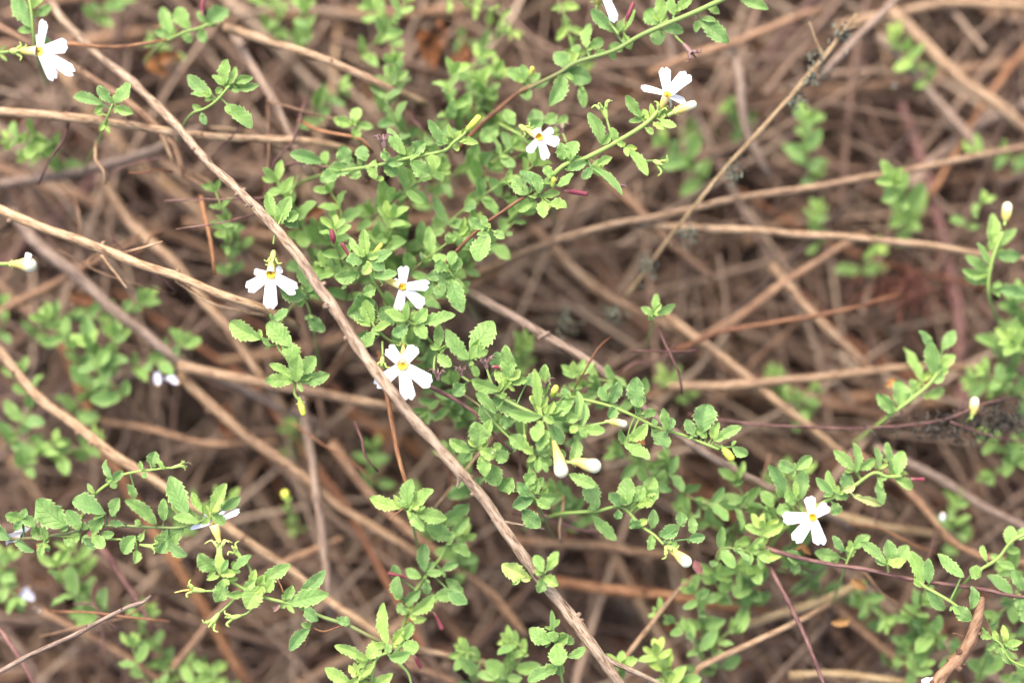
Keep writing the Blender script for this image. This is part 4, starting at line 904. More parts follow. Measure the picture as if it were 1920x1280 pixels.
# --- central right-hand sprig ----------------------------------------------------------------
s = sprig('largest sprig at the centre, hairy pinkish stem and rosette with two cream buds', 25, 0.50, 'flowering_sprig', 'flowering sprig')
s.add_stem([(740, 590, 20), (790, 600, 8), (830, 622, 2), (872, 672, 0), (900, 715, 0), (925, 735, -1), (960, 756, -1), (1000, 775, -2), (1022, 782, -3)], (8, 8), 0.25, 0.75)
s.leafs('885,662,923,598,46,.44 878,674,835,617,29,.46 886,668,908,650,24,.6 890,670,916,657,15,.64 820,655,822,607,20,.42 822,656,808,648,12,.65 824,656,833,656,12,.65 820,666,846,686,22,.44 880,681,889,683,10,.6 '
        '953,712,947,647,31,.46 945,722,928,696,20,.56 946,730,961,704,14,.62 955,720,989,708,20,.5 936,732,884,712,31,.56 896,706,887,684,14,.46 940,735,946,746,15,.5 930,775,892,735,20,.38 '
        '1010,767,1002,692,19,.58 1016,781,951,770,23,.54 1010,772,997,744,18,.58 1015,768,1012,735,12,.62 1030,772,1079,744,18,.60 1030,779,1074,756,27,.58 1062,785,1084,785,18,.5 '
        '1018,792,1003,827,27,.48 1012,850,1021,815,25,.52 1010,846,1026,806,28,.46 1010,856,1036,872,20,.54 1005,856,987,865,12,.6 1010,858,1008,886,15,.44 1015,866,1026,885,11,.5 1034,796,1056,832,27,.42 1070,870,1081,821,25,.50 1066,888,1118,910,25,.52 '
        '1026,778,1040,752,14,.66 1022,776,1028,758,10,.7 1018,780,1040,792,16,.6 985,842,956,815,28,.44 1000,850,980,840,16,.55')
s.leafs('935,690,930,660,32,.32 990,778,925,745,36,.30 1020,745,1022,684,25,.42 1077,792,1084,730,20,.40 1055,745,1065,730,22,.36 1090,790,1075,810,22,.45 985,720,1010,700,24,.36 900,760,930,800,34,.34 960,800,940,780,30,.34 870,720,850,740,28,.34 1040,860,1060,845,22,.4', dd=4)
s.add_stem([(870, 740, 8), (905, 765, 2), (930, 795, 1), (962, 826, 1), (1003, 855, 0)], (5, 6), 0.3, 0.9)
s.husk(913, 692, 911, 678, -1, 13, 'dry', stalk=[(925, 725, -1), (918, 708, -1)])
s.husk(866, 705, 865, 694, 0, 12, 'dry', stalk=[(880, 715, 0)])
s.husk(822, 713, 822, 700, 0, 12, 'dry', stalk=[(816, 668, 1), (814, 690, 0)])
s.husk(1020, 728, 1021, 716, -1, 12, 'dry')
s.bud([(922, 687, -1), (932, 688, -1), (941, 690, -1)], [6, 8, 7], 'red', 0)
s.bud([(1036, 742, -2), (1039, 733, -3), (1042, 727, -3)], [9, 13, 12], 'greenbud', 4)
s.bud([(1022, 774, -4), (1025, 768, -5)], [7, 9], 'greenbud', 0)
s.bud([(1037, 826, -3), (1042, 842, -3.5), (1048, 862, -4), (1052, 882, -4)], [9, 14, 22, 27], 'bud', 0, stalk=[(1022, 785, -3), (1030, 806, -3)])
s.bud([(1072, 866, -3), (1085, 866, -3), (1099, 870, -3), (1114, 873, -3)], [12, 17, 23, 27], 'bud', 6, stalk=[(1030, 850, 0), (1052, 862, -2)])
s.bud([(1143, 790, -1), (1155, 791, -1), (1169, 794, -1)], [10, 15, 14], 'bud', 6, stalk=[(1094, 798, -1), (1118, 795, -1)])
s.add_stem([(1060, 790, 0), (1080, 797, -1), (1096, 800, -1)], (5, 4), 0.8, 0.9)
s.leafs('1090,800,1097,755,16,.56 1093,805,1135,808,22,.56 1085,802,1100,820,20,.56 1082,798,1070,812,16,.6', dd=-1)
s.husk(984, 814, 982, 830, 0, 13, 'calyx', stalk=[(983, 775, -1), (983, 800, 0)])
s.bud([(975, 832, 0), (976, 822, -1)], [9, 12], 'greenbud', 4)
s.done()

s = sprig('cupped sprig with a tiny yellow centre bud left of the cream buds', 26, 0.46)
s.add_stem([(940, 930, 22), (925, 885, 8), (905, 850, 1), (898, 840, 0)], (6, 5), 0.4, 0.8)
s.leafs('896,838,892,789,38,.44 905,834,921,784,22,.56 881,846,844,823,24,.46 898,842,930,858,26,.56 930,846,952,862,28,.5 900,855,911,893,27,.44 925,842,940,832,16,.6 895,842,915,830,18,.6 885,850,870,862,14,.4')
s.bud([(920, 850, -1), (924, 846, -2)], [9, 11], 'bud', 0)
s.done()

s = sprig('leafy tuft right of the diagonal branch below the cream buds', 27, 0.42)
s.add_stem([(1040, 1010, 26), (1020, 970, 8), (1005, 940, 1), (995, 920, 0)], (6, 5), 0.4, 0.8)
s.leafs('1010,926,992,874,24,.46 1003,926,1019,894,17,.52 990,930,969,904,22,.38 1000,932,961,951,27,.36 978,955,1013,987,33,.36 1010,930,1042,931,20,.52 1006,936,1032,952,20,.5 995,920,1000,900,14,.56 985,905,1003,888,24,.42 990,940,975,925,20,.4')
s.leafs('935,910,915,870,40,.34 940,920,960,895,36,.32', dd=4)
s.done()

# --- runner right of centre -------------------------------------------------------------------
s = sprig('leafy runner right of centre with a drooping yellow green bud', 28, 0.42, 'flowering_sprig', 'flowering sprig')
s.add_stem([(1040, 740, 16), (1085, 747, 6), (1140, 760, 4), (1190, 780, 3), (1230, 800, 3), (1280, 815, 3), (1320, 831, 2), (1348, 842, 2)], (7, 5), 0.8, 0.9)
s.leafs('1197,764,1192,706,34,.34 1145,756,1163,716,25,.36 1140,752,1124,724,18,.36 1196,780,1189,748,12,.5 1200,776,1231,770,17,.5 1155,765,1140,783,24,.38 1175,832,1162,804,15,.4 1180,826,1213,794,25,.5 1170,832,1219,861,27,.55 1222,806,1252,839,36,.40 '
        '1252,806,1244,764,21,.38 1255,806,1259,782,17,.4 1317,811,1325,756,50,.40 1308,818,1289,799,19,.5 1335,822,1347,791,18,.6 1338,826,1390,799,21,.46 1372,836,1402,853,22,.4 1325,820,1305,805,16,.5 1230,800,1222,785,14,.5 1300,815,1285,785,22,.42')
s.bud([(1356, 840, 2), (1364, 850, 1), (1370, 857, 1)], [10, 16, 16], 'greenbud', 6, stalk=[(1340, 832, 2), (1348, 836, 2)])
s.done()

s = sprig('leafy runner below the cream buds ending in a pale yellow bud', 29, 0.42, 'flowering_sprig', 'flowering sprig')
s.add_stem([(980, 990, 26), (1040, 965, 10), (1080, 960, 6), (1120, 957, 5), (1165, 950, 5), (1200, 984, 5), (1226, 1002, 4), (1244, 1020, 3)], (8, 5), 0.9, 0.9)
s.leafs('1122,952,1100,902,36,.32 1110,968,1153,1012,25,.36 1165,946,1141,924,24,.34 1175,946,1178,894,36,.36 1200,938,1226,892,32,.60 1195,946,1226,940,20,.66 1160,955,1157,973,17,.4 1185,970,1200,992,26,.4 1195,985,1213,973,14,.66 1222,990,1225,954,21,.38 '
        '1222,1001,1215,1031,20,.44 1238,1006,1272,985,28,.38 1275,985,1275,960,23,.42 1300,1000,1296,968,18,.42 1290,1010,1322,1005,20,.38 1190,940,1205,910,24,.4 1210,940,1235,920,28,.36 1250,1015,1270,1022,18,.4')
s.husk(1247, 1023, 1252, 1029, 3, 13, 'calyx')
s.bud([(1254, 1029, 3), (1266, 1036, 2), (1276, 1044, 2), (1286, 1052, 2)], [9, 14, 20, 23], 'bud', 0)
s.done()

s = sprig('sprig with the slightly blurred white flower at the lower right', 30, 0.48, 'flowering_sprig', 'flowering sprig')
s.add_stem([(1420, 1060, 26), (1470, 990, 10), (1530, 950, 6), (1560, 932, 5), (1600, 911, 5), (1637, 886, 5), (1662, 893, 5), (1690, 892, 5)], (9, 6), 0.8, 0.9)
s.leafs('1470,932,1443,871,25,.38 1500,936,1506,877,27,.42 1492,932,1490,900,12,.62 1445,950,1428,920,25,.4 1562,926,1529,894,19,.38 1570,926,1551,881,17,.58 1578,916,1591,885,30,.36 1580,920,1603,912,15,.85 1560,930,1592,930,17,.62 '
        '1602,882,1565,844,23,.56 1605,886,1598,829,21,.58 1606,880,1641,858,21,.56 1648,880,1637,837,20,.52 1665,862,1662,828,15,.5 1670,890,1667,849,27,.42 1680,891,1693,844,27,.5 1666,891,1701,888,13,.7 1676,895,1711,916,22,.58 1645,896,1656,946,22,.44 '
        '1600,931,1656,946,18,.95 1490,880,1460,864,24,.4 1492,880,1520,854,25,.48 1560,941,1574,962,24,.46 1480,950,1455,960,24,.4 1490,945,1475,920,22,.4')
s.bud([(1706, 897, 4), (1718, 898, 4), (1730, 898, 4)], [4, 7, 8], 'red', 0)
s.flower(1523, 968, 2.5, [(1517, 929, 23, 1), (1554, 946, 25, 1), (1467, 972, 27, 0), (1489, 1016, 28, 0), (1540, 1023, 27, 0)], tube_to=(1538, 950, 8), tubew=12, throat=6.5)
s.done()

s = sprig('leaf pairs arching over the glossy purple runner', 31, 0.42)
s.add_stem([(1560, 1130, 24), (1580, 1075, 8), (1590, 1046, 5), (1600, 1026, 5)], (5, 4), 0.7, 0.8)
s.leafs('1582,1032,1562,1004,17,.38 1590,1046,1601,1017,19,.5 1600,1027,1630,1003,22,.38 1575,1043,1527,1035,24,.36 1500,1051,1474,1034,24,.36 1485,1056,1491,1077,22,.4')
s.done()
s = sprig('leaf fan sitting on the glossy purple runner', 32, 0.46)
s.add_stem([(1665, 1072, 4), (1664, 1058, 3), (1668, 1046, 2)], (5, 4), 0.8, 0.9)
s.leafs('1660,1056,1614,1015,21,.42 1670,1051,1665,1011,30,.38 1675,1060,1702,1021,28,.48 1665,1056,1697,1050,19,.62 1660,1059,1640,1046,17,.5 1672,1055,1690,1062,14,.6')
s.done()
s = sprig('sprig with drooping narrow leaves hanging from the purple runner', 33, 0.42)
s.add_stem([(1720, 1085, 3), (1732, 1098, 2), (1780, 1126, 0), (1826, 1162, -1), (1850, 1188, -1)], (7, 5), 0.9, 0.9)
s.leafs('1728,1100,1706,1032,29,.44 1742,1093,1740,1045,21,.42 1738,1108,1772,1143,23,.38 1785,1136,1823,1161,27,.42 1807,1081,1757,1037,25,.42 1822,1141,1821,1097,21,.40')
s.done()
s = sprig('sprig rising to the right edge above the purple runner', 34, 0.46)
s.add_stem([(1780, 1130, 22), (1815, 1085, 8), (1832, 1070, 3), (1870, 1046, 2), (1896, 1014, 1), (1930, 998, 0), (1980, 985, 0)], (6, 6), 0.9, 0.9)
s.leafs('1898,1111,1850,1077,29,.38 1905,1116,1916,1142,22,.36 1916,1106,1899,1067,22,.36 1838,1080,1817,1065,28,.42 1890,1021,1895,984,25,.5 1848,1051,1842,1019,13,.5 1870,1056,1901,1063,15,.5 1900,1010,1925,990,20,.5 1885,1030,1912,1030,16,.5 1910,1140,1935,1165,24,.4')
s.done()
s = sprig('crisp yellow green sprig beside the broken twig at the bottom right', 35, 0.60)
s.add_stem([(1980, 1275, 4), (1930, 1252, -1), (1908, 1244, -2), (1890, 1232, -2), (1876, 1207, -2), (1855, 1192, -2)], (5, 4), 0.9, 0.9)
s.leafs('1885,1206,1881,1170,15,.66 1882,1207,1916,1202,15,.66 1886,1211,1908,1216,11,.6 1875,1212,1898,1246,21,.52 1858,1196,1837,1183,17,.55 1900,1240,1922,1250,13,.7 1870,1200,1862,1180,12,.6 1880,1215,1896,1200,12,.66 1865,1205,1848,1215,14,.5')
s.done()

# --- right-hand blurred sprigs ---------------------------------------------------------------
s = sprig('slanting light green sprig at the right, pointing up to the right', 36, 0.52)
s.add_stem([(1600, 830, 26), (1640, 800, 15), (1668, 778, 11), (1692, 760, 10), (1718, 740, 10), (1745, 716, 10), (1762, 690, 10)], (7, 7), 0.9, 0.95)
s.leafs('1730,716,1697,649,26,.5 1750,701,1745,640,32,.44 1765,656,1790,618,24,.36 1755,701,1791,666,26,.54 1730,741,1773,730,22,.6 1720,736,1707,711,19,.5 1675,775,1646,739,28,.36 1685,766,1680,713,38,.38 1745,716,1770,700,18,.54 1700,755,1712,735,20,.5 1745,650,1725,620,24,.4')
s.done()
s = sprig('blurred sprig with a yellow bud near the right edge', 37, 0.50, 'flowering_sprig', 'flowering sprig')
s.add_stem([(1870, 600, 26), (1855, 560, 14), (1853, 525, 11), (1862, 480, 10), (1880, 435, 10)], (7, 6), 0.9, 0.95)
s.leafs('1857,470,1860,400,30,.6 1870,465,1905,430,22,.62 1865,480,1915,480,26,.46 1855,510,1810,480,26,.44 1852,515,1805,505,22,.5 1860,540,1925,555,26,.38 1850,530,1808,520,16,.4 1860,500,1830,455,18,.5 1875,455,1850,430,16,.55')
s.bud([(1884, 414, 10), (1886, 402, 10), (1888, 388, 10)], [10, 19, 19], 'bud', 6)
s.done()
s = Sprig('withered_bud', 'lone pale oval bud on a thin stalk above the sooty tuft at right', 'bud', 38)
s.bud([(1822, 778, 10), (1825, 765, 10), (1827, 752, 10)], [6, 17, 17], 'bud', 5)
s.add_stem([(1790, 815, 18), (1800, 800, 14), (1812, 788, 11), (1822, 780, 10)], (3, 3), 0.4, 0.6); s.done()
s = sprig('tiny three leaved sprig alone in the brown stems right of centre', 39, 0.55)
s.add_stem([(1210, 650, 34), (1220, 620, 16), (1224, 596, 7)], (4, 4), 0.8, 0.9)
s.leafs('1224,592,1201,577,15,.5 1226,590,1231,551,16,.58 1229,591,1266,569,18,.5 1225,592,1215,600,10,.6 1226,588,1240,570,10,.65')
s.done()
s = sprig('short stalked bud at the far left edge under the left branch', 40, 0.55, 'flowering_sprig', 'flowering sprig')
s.add_stem([(-60, 505, 8), (-20, 497, 4), (8, 495, 3), (22, 495, 3)], (8, 8), 0.85, 0.9)
s.bud([(20, 495, 3), (34, 495, 2), (47, 496, 2), (56, 497, 2)], [11, 16, 26, 28], 'bud', 7)
m_ = MB(); petal_geo(m_, P(50, 492, 1), P(55, 474, 0), 8 * S, 15 * S, FACE, s.rnd, .6); m_.build('petal', M['petal'], s.o, s.loc)
s.done()
s = sprig('flower peeping over the bottom edge beside the broken twig', 41, 0.5, 'flowering_sprig', 'flowering sprig')
s.add_stem([(1700, 1380, 10), (1715, 1345, 3), (1728, 1325, 1)], (5, 5), 0.9, 0.9)
s.flower(1740, 1305, -1, [(1744, 1268, 34, 0), (1705, 1300, 26, 0), (1780, 1300, 26, 0), (1720, 1345, 26, 0), (1765, 1345, 26, 0)], tube_to=(1735, 1320, 5), throat=7)
s.done()

# ---------------------------------------------------------------- blurred sprigs, grown along traced stems
# label | stem x,y,d ... | leaf px | step px | tint
AUTO = [
 ('dense leafy sprig in the middle of the green mass', '640,600,30 670,540,20 700,480,14 730,420,12 760,370,12 790,330,12', 38, 30, .36),
 ('sprig leaning right inside the green mass above centre', '650,560,32 720,510,22 790,460,15 850,410,12 900,370,10 950,340,8', 38, 30, .38),
 ('sprig filling the left side of the green mass', '560,560,30 600,500,20 625,440,13 640,400,10 620,360,9', 36, 30, .38),
 ('low sprig at the right foot of the green mass', '760,600,30 800,550,20 840,500,14 870,460,10 890,420,9', 34, 28, .40),
 ('sprig behind the top of the green mass', '700,440,34 760,390,24 830,340,18 890,310,14 950,300,12 990,290,11', 36, 28, .38),
 ('short bright sprig inside the green mass', '700,520,26 720,470,14 725,440,9 735,410,8', 38, 24, .50),
 ('sprig showing between the star sprig and the green mass', '760,380,34 780,320,22 800,280,17 830,240,14 850,205,13', 32, 26, .36),
 ('broad leaved cluster right of the star sprig', '800,330,30 770,270,18 745,230,14 725,195,13 735,150,13', 36, 26, .36),
 ('rounded leaf cluster above the upper centre bud', '900,330,34 870,270,22 850,215,15 840,170,13 848,140,12', 38, 26, .42),
 ('blurred leaf cluster below the top sprig', '960,330,34 930,260,22 915,200,16 905,160,15', 40, 26, .40),
 ('sprig with rounded leaves at the upper centre left', '700,250,30 730,200,20 745,150,16 740,115,15', 30, 24, .40),
 ('soft sprig reaching up to the top edge left of centre', '640,170,34 680,105,20 715,70,16 740,40,15 760,5,15', 34, 26, .46),
 ('blurred green sprig at the top edge near the orange patch', '540,120,34 570,90,24 578,60,20 575,20,20', 38, 26, .40),
 ('pale leaf pair sprig at the top edge', '500,80,40 520,40,28 510,5,25 490,-30,24', 40, 24, .55),
 ('yellow green arching sprig crossing the top edge', '760,-10,20 840,0,17 900,12,16 940,30,16 960,60,18', 26, 22, .70),
 ('lime sprig hanging from the top edge left of the top flower', '1035,-30,16 1050,10,14 1060,40,13 1072,90,14 1085,130,18', 28, 20, .64),
 ('sprig under the left end of the diagonal branch', '470,500,30 440,440,16 420,400,11 405,360,10', 30, 26, .40),
 ('sprig with bright oval leaves above the left flower', '590,470,30 560,420,14 545,380,9 520,340,9', 40, 26, .46),
 ('round leaved sprig left of the left flower stem', '440,560,34 430,480,20 428,450,14 424,415,13', 26, 22, .42),
 ('small sprig over the green mass edge near the red bud', '650,540,20 640,490,7 632,465,4 628,430,4', 32, 22, .44),
 ('upper left sprig under the pale level branch', '150,320,34 110,280,20 80,262,16 50,258,15 20,262,16', 34, 24, .56),
 ('sprig of soft leaves at the left below the hollow', '30,700,44 60,640,30 100,600,24 150,590,22 210,600,22 270,560,22', 36, 28, .40),
 ('dense soft sprig left of the lavender blobs', '110,830,40 150,760,28 180,710,24 200,670,22 215,630,22', 42, 26, .40),
 ('sprig reaching right to the lavender blobs', '200,730,34 250,690,25 290,680,22 330,660,22 345,640,22', 34, 24, .42),
 ('sprig at the left edge below the wide branch', '-20,860,34 20,830,25 45,790,22 60,745,22 40,700,22', 36, 24, .42),
 ('sprig curling at the left edge above the large leaves', '-10,780,30 60,830,24 100,850,22 140,845,22 175,820,22', 32, 24, .50),
 ('blurred sprig under the large lower left leaves', '210,1200,34 180,1150,26 160,1100,22 150,1050,21 140,1030,21', 40, 26, .44),
 ('soft round leaved sprig below the knobbed twig tip', '360,1290,34 320,1240,26 285,1200,22 262,1165,21 270,1150,21', 34, 24, .42),
 ('sprig in the shade at the bottom left', '280,1310,34 310,1260,26 350,1240,22 400,1270,22 440,1300,24', 34, 24, .50),
 ('pair of leaves behind the half hidden flower at lower left', '300,1000,34 350,960,24 400,940,20 430,935,20', 34, 22, .42),
 ('small sprig at the left edge beside the sharp leaves', '-20,1110,26 0,1080,20 10,1050,20', 36, 22, .42),
 ('single soft sprig under the middle of the frame', '720,940,44 705,900,36 698,870,34 700,840,34', 34, 22, .42),
 ('soft green sprig behind the crisp five leaved sprig', '830,1000,40 790,960,30 770,930,28', 36, 22, .42),
 ('runner of round leaves passing under the drooping bud', '1230,880,26 1290,930,15 1340,945,12 1400,950,11 1470,955,12', 34, 24, .38),
 ('sprig of narrow leaves right of the pale yellow bud', '1330,1120,30 1340,1060,12 1352,1028,8 1390,1030,7 1420,1040,7', 34, 24, .42),
 ('bright soft sprig left of the lower right flower', '1390,1090,26 1410,1050,11 1425,1030,8 1430,990,7', 38, 22, .62),
 ('runner below the cream buds at the centre right', '1250,960,30 1200,930,14 1220,900,12 1270,880,13 1250,860,14', 36, 24, .38),
 ('dark green sprig behind the lower right flower', '1500,1100,30 1500,1030,16 1480,990,13 1450,970,13', 36, 24, .32),
 ('blurred sprig below the pale yellow bud', '1330,1230,30 1320,1180,18 1310,1130,14 1300,1110,13', 38, 24, .36),
 ('sprig of round leaves at the bottom right of centre', '1300,1290,30 1320,1250,18 1300,1200,14 1270,1170,13 1240,1150,13', 34, 24, .40),
 ('sprig under the pale bud reaching to the bottom', '1400,1180,32 1410,1120,18 1405,1090,14 1390,1070,14 1370,1080,14', 36, 24, .36),
 ('sprig with pale leaves at the bottom edge right of the fork', '1230,1330,24 1250,1290,12 1240,1250,10 1230,1225,10', 36, 22, .62),
 ('sprig at the bottom edge beside the branch fork', '1180,1330,20 1160,1290,8 1160,1250,6', 34, 20, .46),
 ('sprig with orange red leaf at the bottom left of the fork', '950,1310,26 960,1260,14 985,1220,11 960,1200,11', 34, 24, .42),
 ('soft sprig at the bottom edge left of the diagonal branch', '880,1320,26 890,1270,14 900,1235,12 875,1220,12', 36, 22, .44),
 ('trailing sprig under the purple runner', '1560,1150,30 1600,1110,20 1630,1130,17 1660,1160,16', 30, 22, .38),
 ('round leaved sprig at the lower right under the runner', '1700,1250,34 1720,1200,22 1710,1160,16 1730,1130,15', 38, 24, .38),
 ('soft sprig left of the broken twig', '1640,1250,34 1680,1230,22 1710,1220,18 1740,1195,17', 36, 24, .42),
 ('sprig at the bottom edge right of the broken twig', '1790,1340,26 1830,1280,16 1850,1230,14 1880,1200,14', 38, 24, .36),
 ('soft sprig in the bottom right corner', '1960,1330,24 1920,1280,14 1900,1260,12 1885,1290,12', 34, 22, .40),
 ('blurred sprig at the right edge above the corner', '1960,1200,26 1930,1150,16 1905,1130,12 1870,1150,12', 36, 22, .36),
 ('blurred sprig with a pale spot right of the lower flower', '1820,1040,34 1790,1000,26 1785,970,22 1790,940,22', 34, 22, .46),
 ('upper sprig of the dense cluster at the right edge', '1940,720,30 1900,690,22 1870,650,18 1890,600,17 1930,570,17', 40, 26, .42),
 ('lower sprig of the dense cluster at the right edge', '1950,770,34 1900,740,26 1860,720,22 1830,715,22', 38, 24, .38),
 ('low sprig below the sooty tuft at the right edge', '1960,900,30 1920,860,22 1880,840,18 1850,820,18', 36, 22, .44),
 ('sprig at the right edge level with the drooping bud', '1960,850,26 1920,830,20 1890,870,20 1860,890,20', 34, 22, .44),
 ('blurred sprig in the top right among pale sticks', '1760,200,44 1740,150,32 1715,120,28 1690,90,28 1680,75,28', 36, 24, .56),
 ('star shaped blurred sprig at the right', '1700,430,40 1690,380,24 1676,345,17', 56, 30, .48),
 ('blurred upright leaves at the upper right of the dry stalk', '1530,370,44 1515,310,32 1508,270,28 1515,230,28', 44, 26, .44),
 ('blurred pair of sprigs left of the dry stalk', '1330,360,44 1300,320,32 1280,290,28 1250,270,28', 42, 24, .46),
 ('faint green leaf at the top right of the upper flower', '1400,240,46 1385,220,36 1370,205,34', 30, 20, .40),
 ('blurred sprig at the far right above the bud', '1940,330,40 1900,300,30 1860,290,27 1830,285,27', 34, 22, .46),
 ('faint sprig between the two long level sticks', '1550,480,44 1530,450,34 1525,420,31 1530,400,31', 34, 24, .46),
 ('single blurred leaf sprig under the right level stick', '1610,520,40 1620,490,30 1640,474,28', 40, 40, .60),
 ('soft green specks above the drooping bud', '1300,760,44 1290,740,34 1270,715,32 1250,705,32', 30, 22, .46),
 ('faint sprig left of the slanting sprig', '1520,790,44 1500,770,32 1505,745,30 1520,730,30', 30, 22, .42),
 ('faint green sprig above the level purplish stem', '1440,750,46 1470,720,36 1450,700,34', 26, 22, .42),
 ('blurred sprig over the dark hollow at the lower right flower', '1440,920,40 1470,895,26 1500,880,22', 34, 20, .46),
 ('soft green sprig right of the hairy rosette', '1160,760,26 1130,735,14 1090,720,10 1080,700,10', 34, 24, .38),
 ('blurred sprig between the central sprig and the purplish branch', '990,690,34 970,660,24 985,640,20', 30, 22, .46),
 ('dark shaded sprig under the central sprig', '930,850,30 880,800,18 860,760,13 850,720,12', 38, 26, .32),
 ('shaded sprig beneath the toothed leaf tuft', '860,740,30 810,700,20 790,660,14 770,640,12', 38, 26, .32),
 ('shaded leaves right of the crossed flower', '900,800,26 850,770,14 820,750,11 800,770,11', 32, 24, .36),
 ('soft sprig between the cream buds and the runner', '1120,1010,30 1080,960,18 1060,930,14 1040,920,13', 34, 24, .36),
 ('far green smudge at the top right edge', '1330,260,50 1310,240,44 1290,250,42', 36, 20, .42),
 ('pale blurred sprig near the left flower base', '560,860,46 550,830,36 545,800,34', 26, 20, .44),
 ('small soft sprig by the tiny blurred bud', '560,1000,44 545,960,30 540,935,22', 18, 24, .50),
]
for i, (lb, st, lp, stp, tn) in enumerate(AUTO):
    pts = [(p[0], p[1], p[2] + (4 if p[2] > 15 else 1)) for p in nums(st)]; s = Sprig('leafy_sprig', lb, 'sprig', 200 + i, tn, 'blurred leafy sprigs in the undergrowth')
    path = s.add_stem(pts, (5, 3.5), 0.2, 0.75)
    deep = pts[-1][2] > 19
    fo = MB() if deep else None
    vis = path[len(path) // 5:] if len(path) > 12 else path
    s.auto(vis, lp * 1.42, stp * 0.95, ratio=0.44, detail=1, mb=fo)
    if 'tiny blurred bud' in lb: s.bud([(537, 935, 20), (535, 925, 20)], [14, 18], 'greenbud', 5)
    if 'above the upper centre bud' in lb: pass
    s.done(fo)


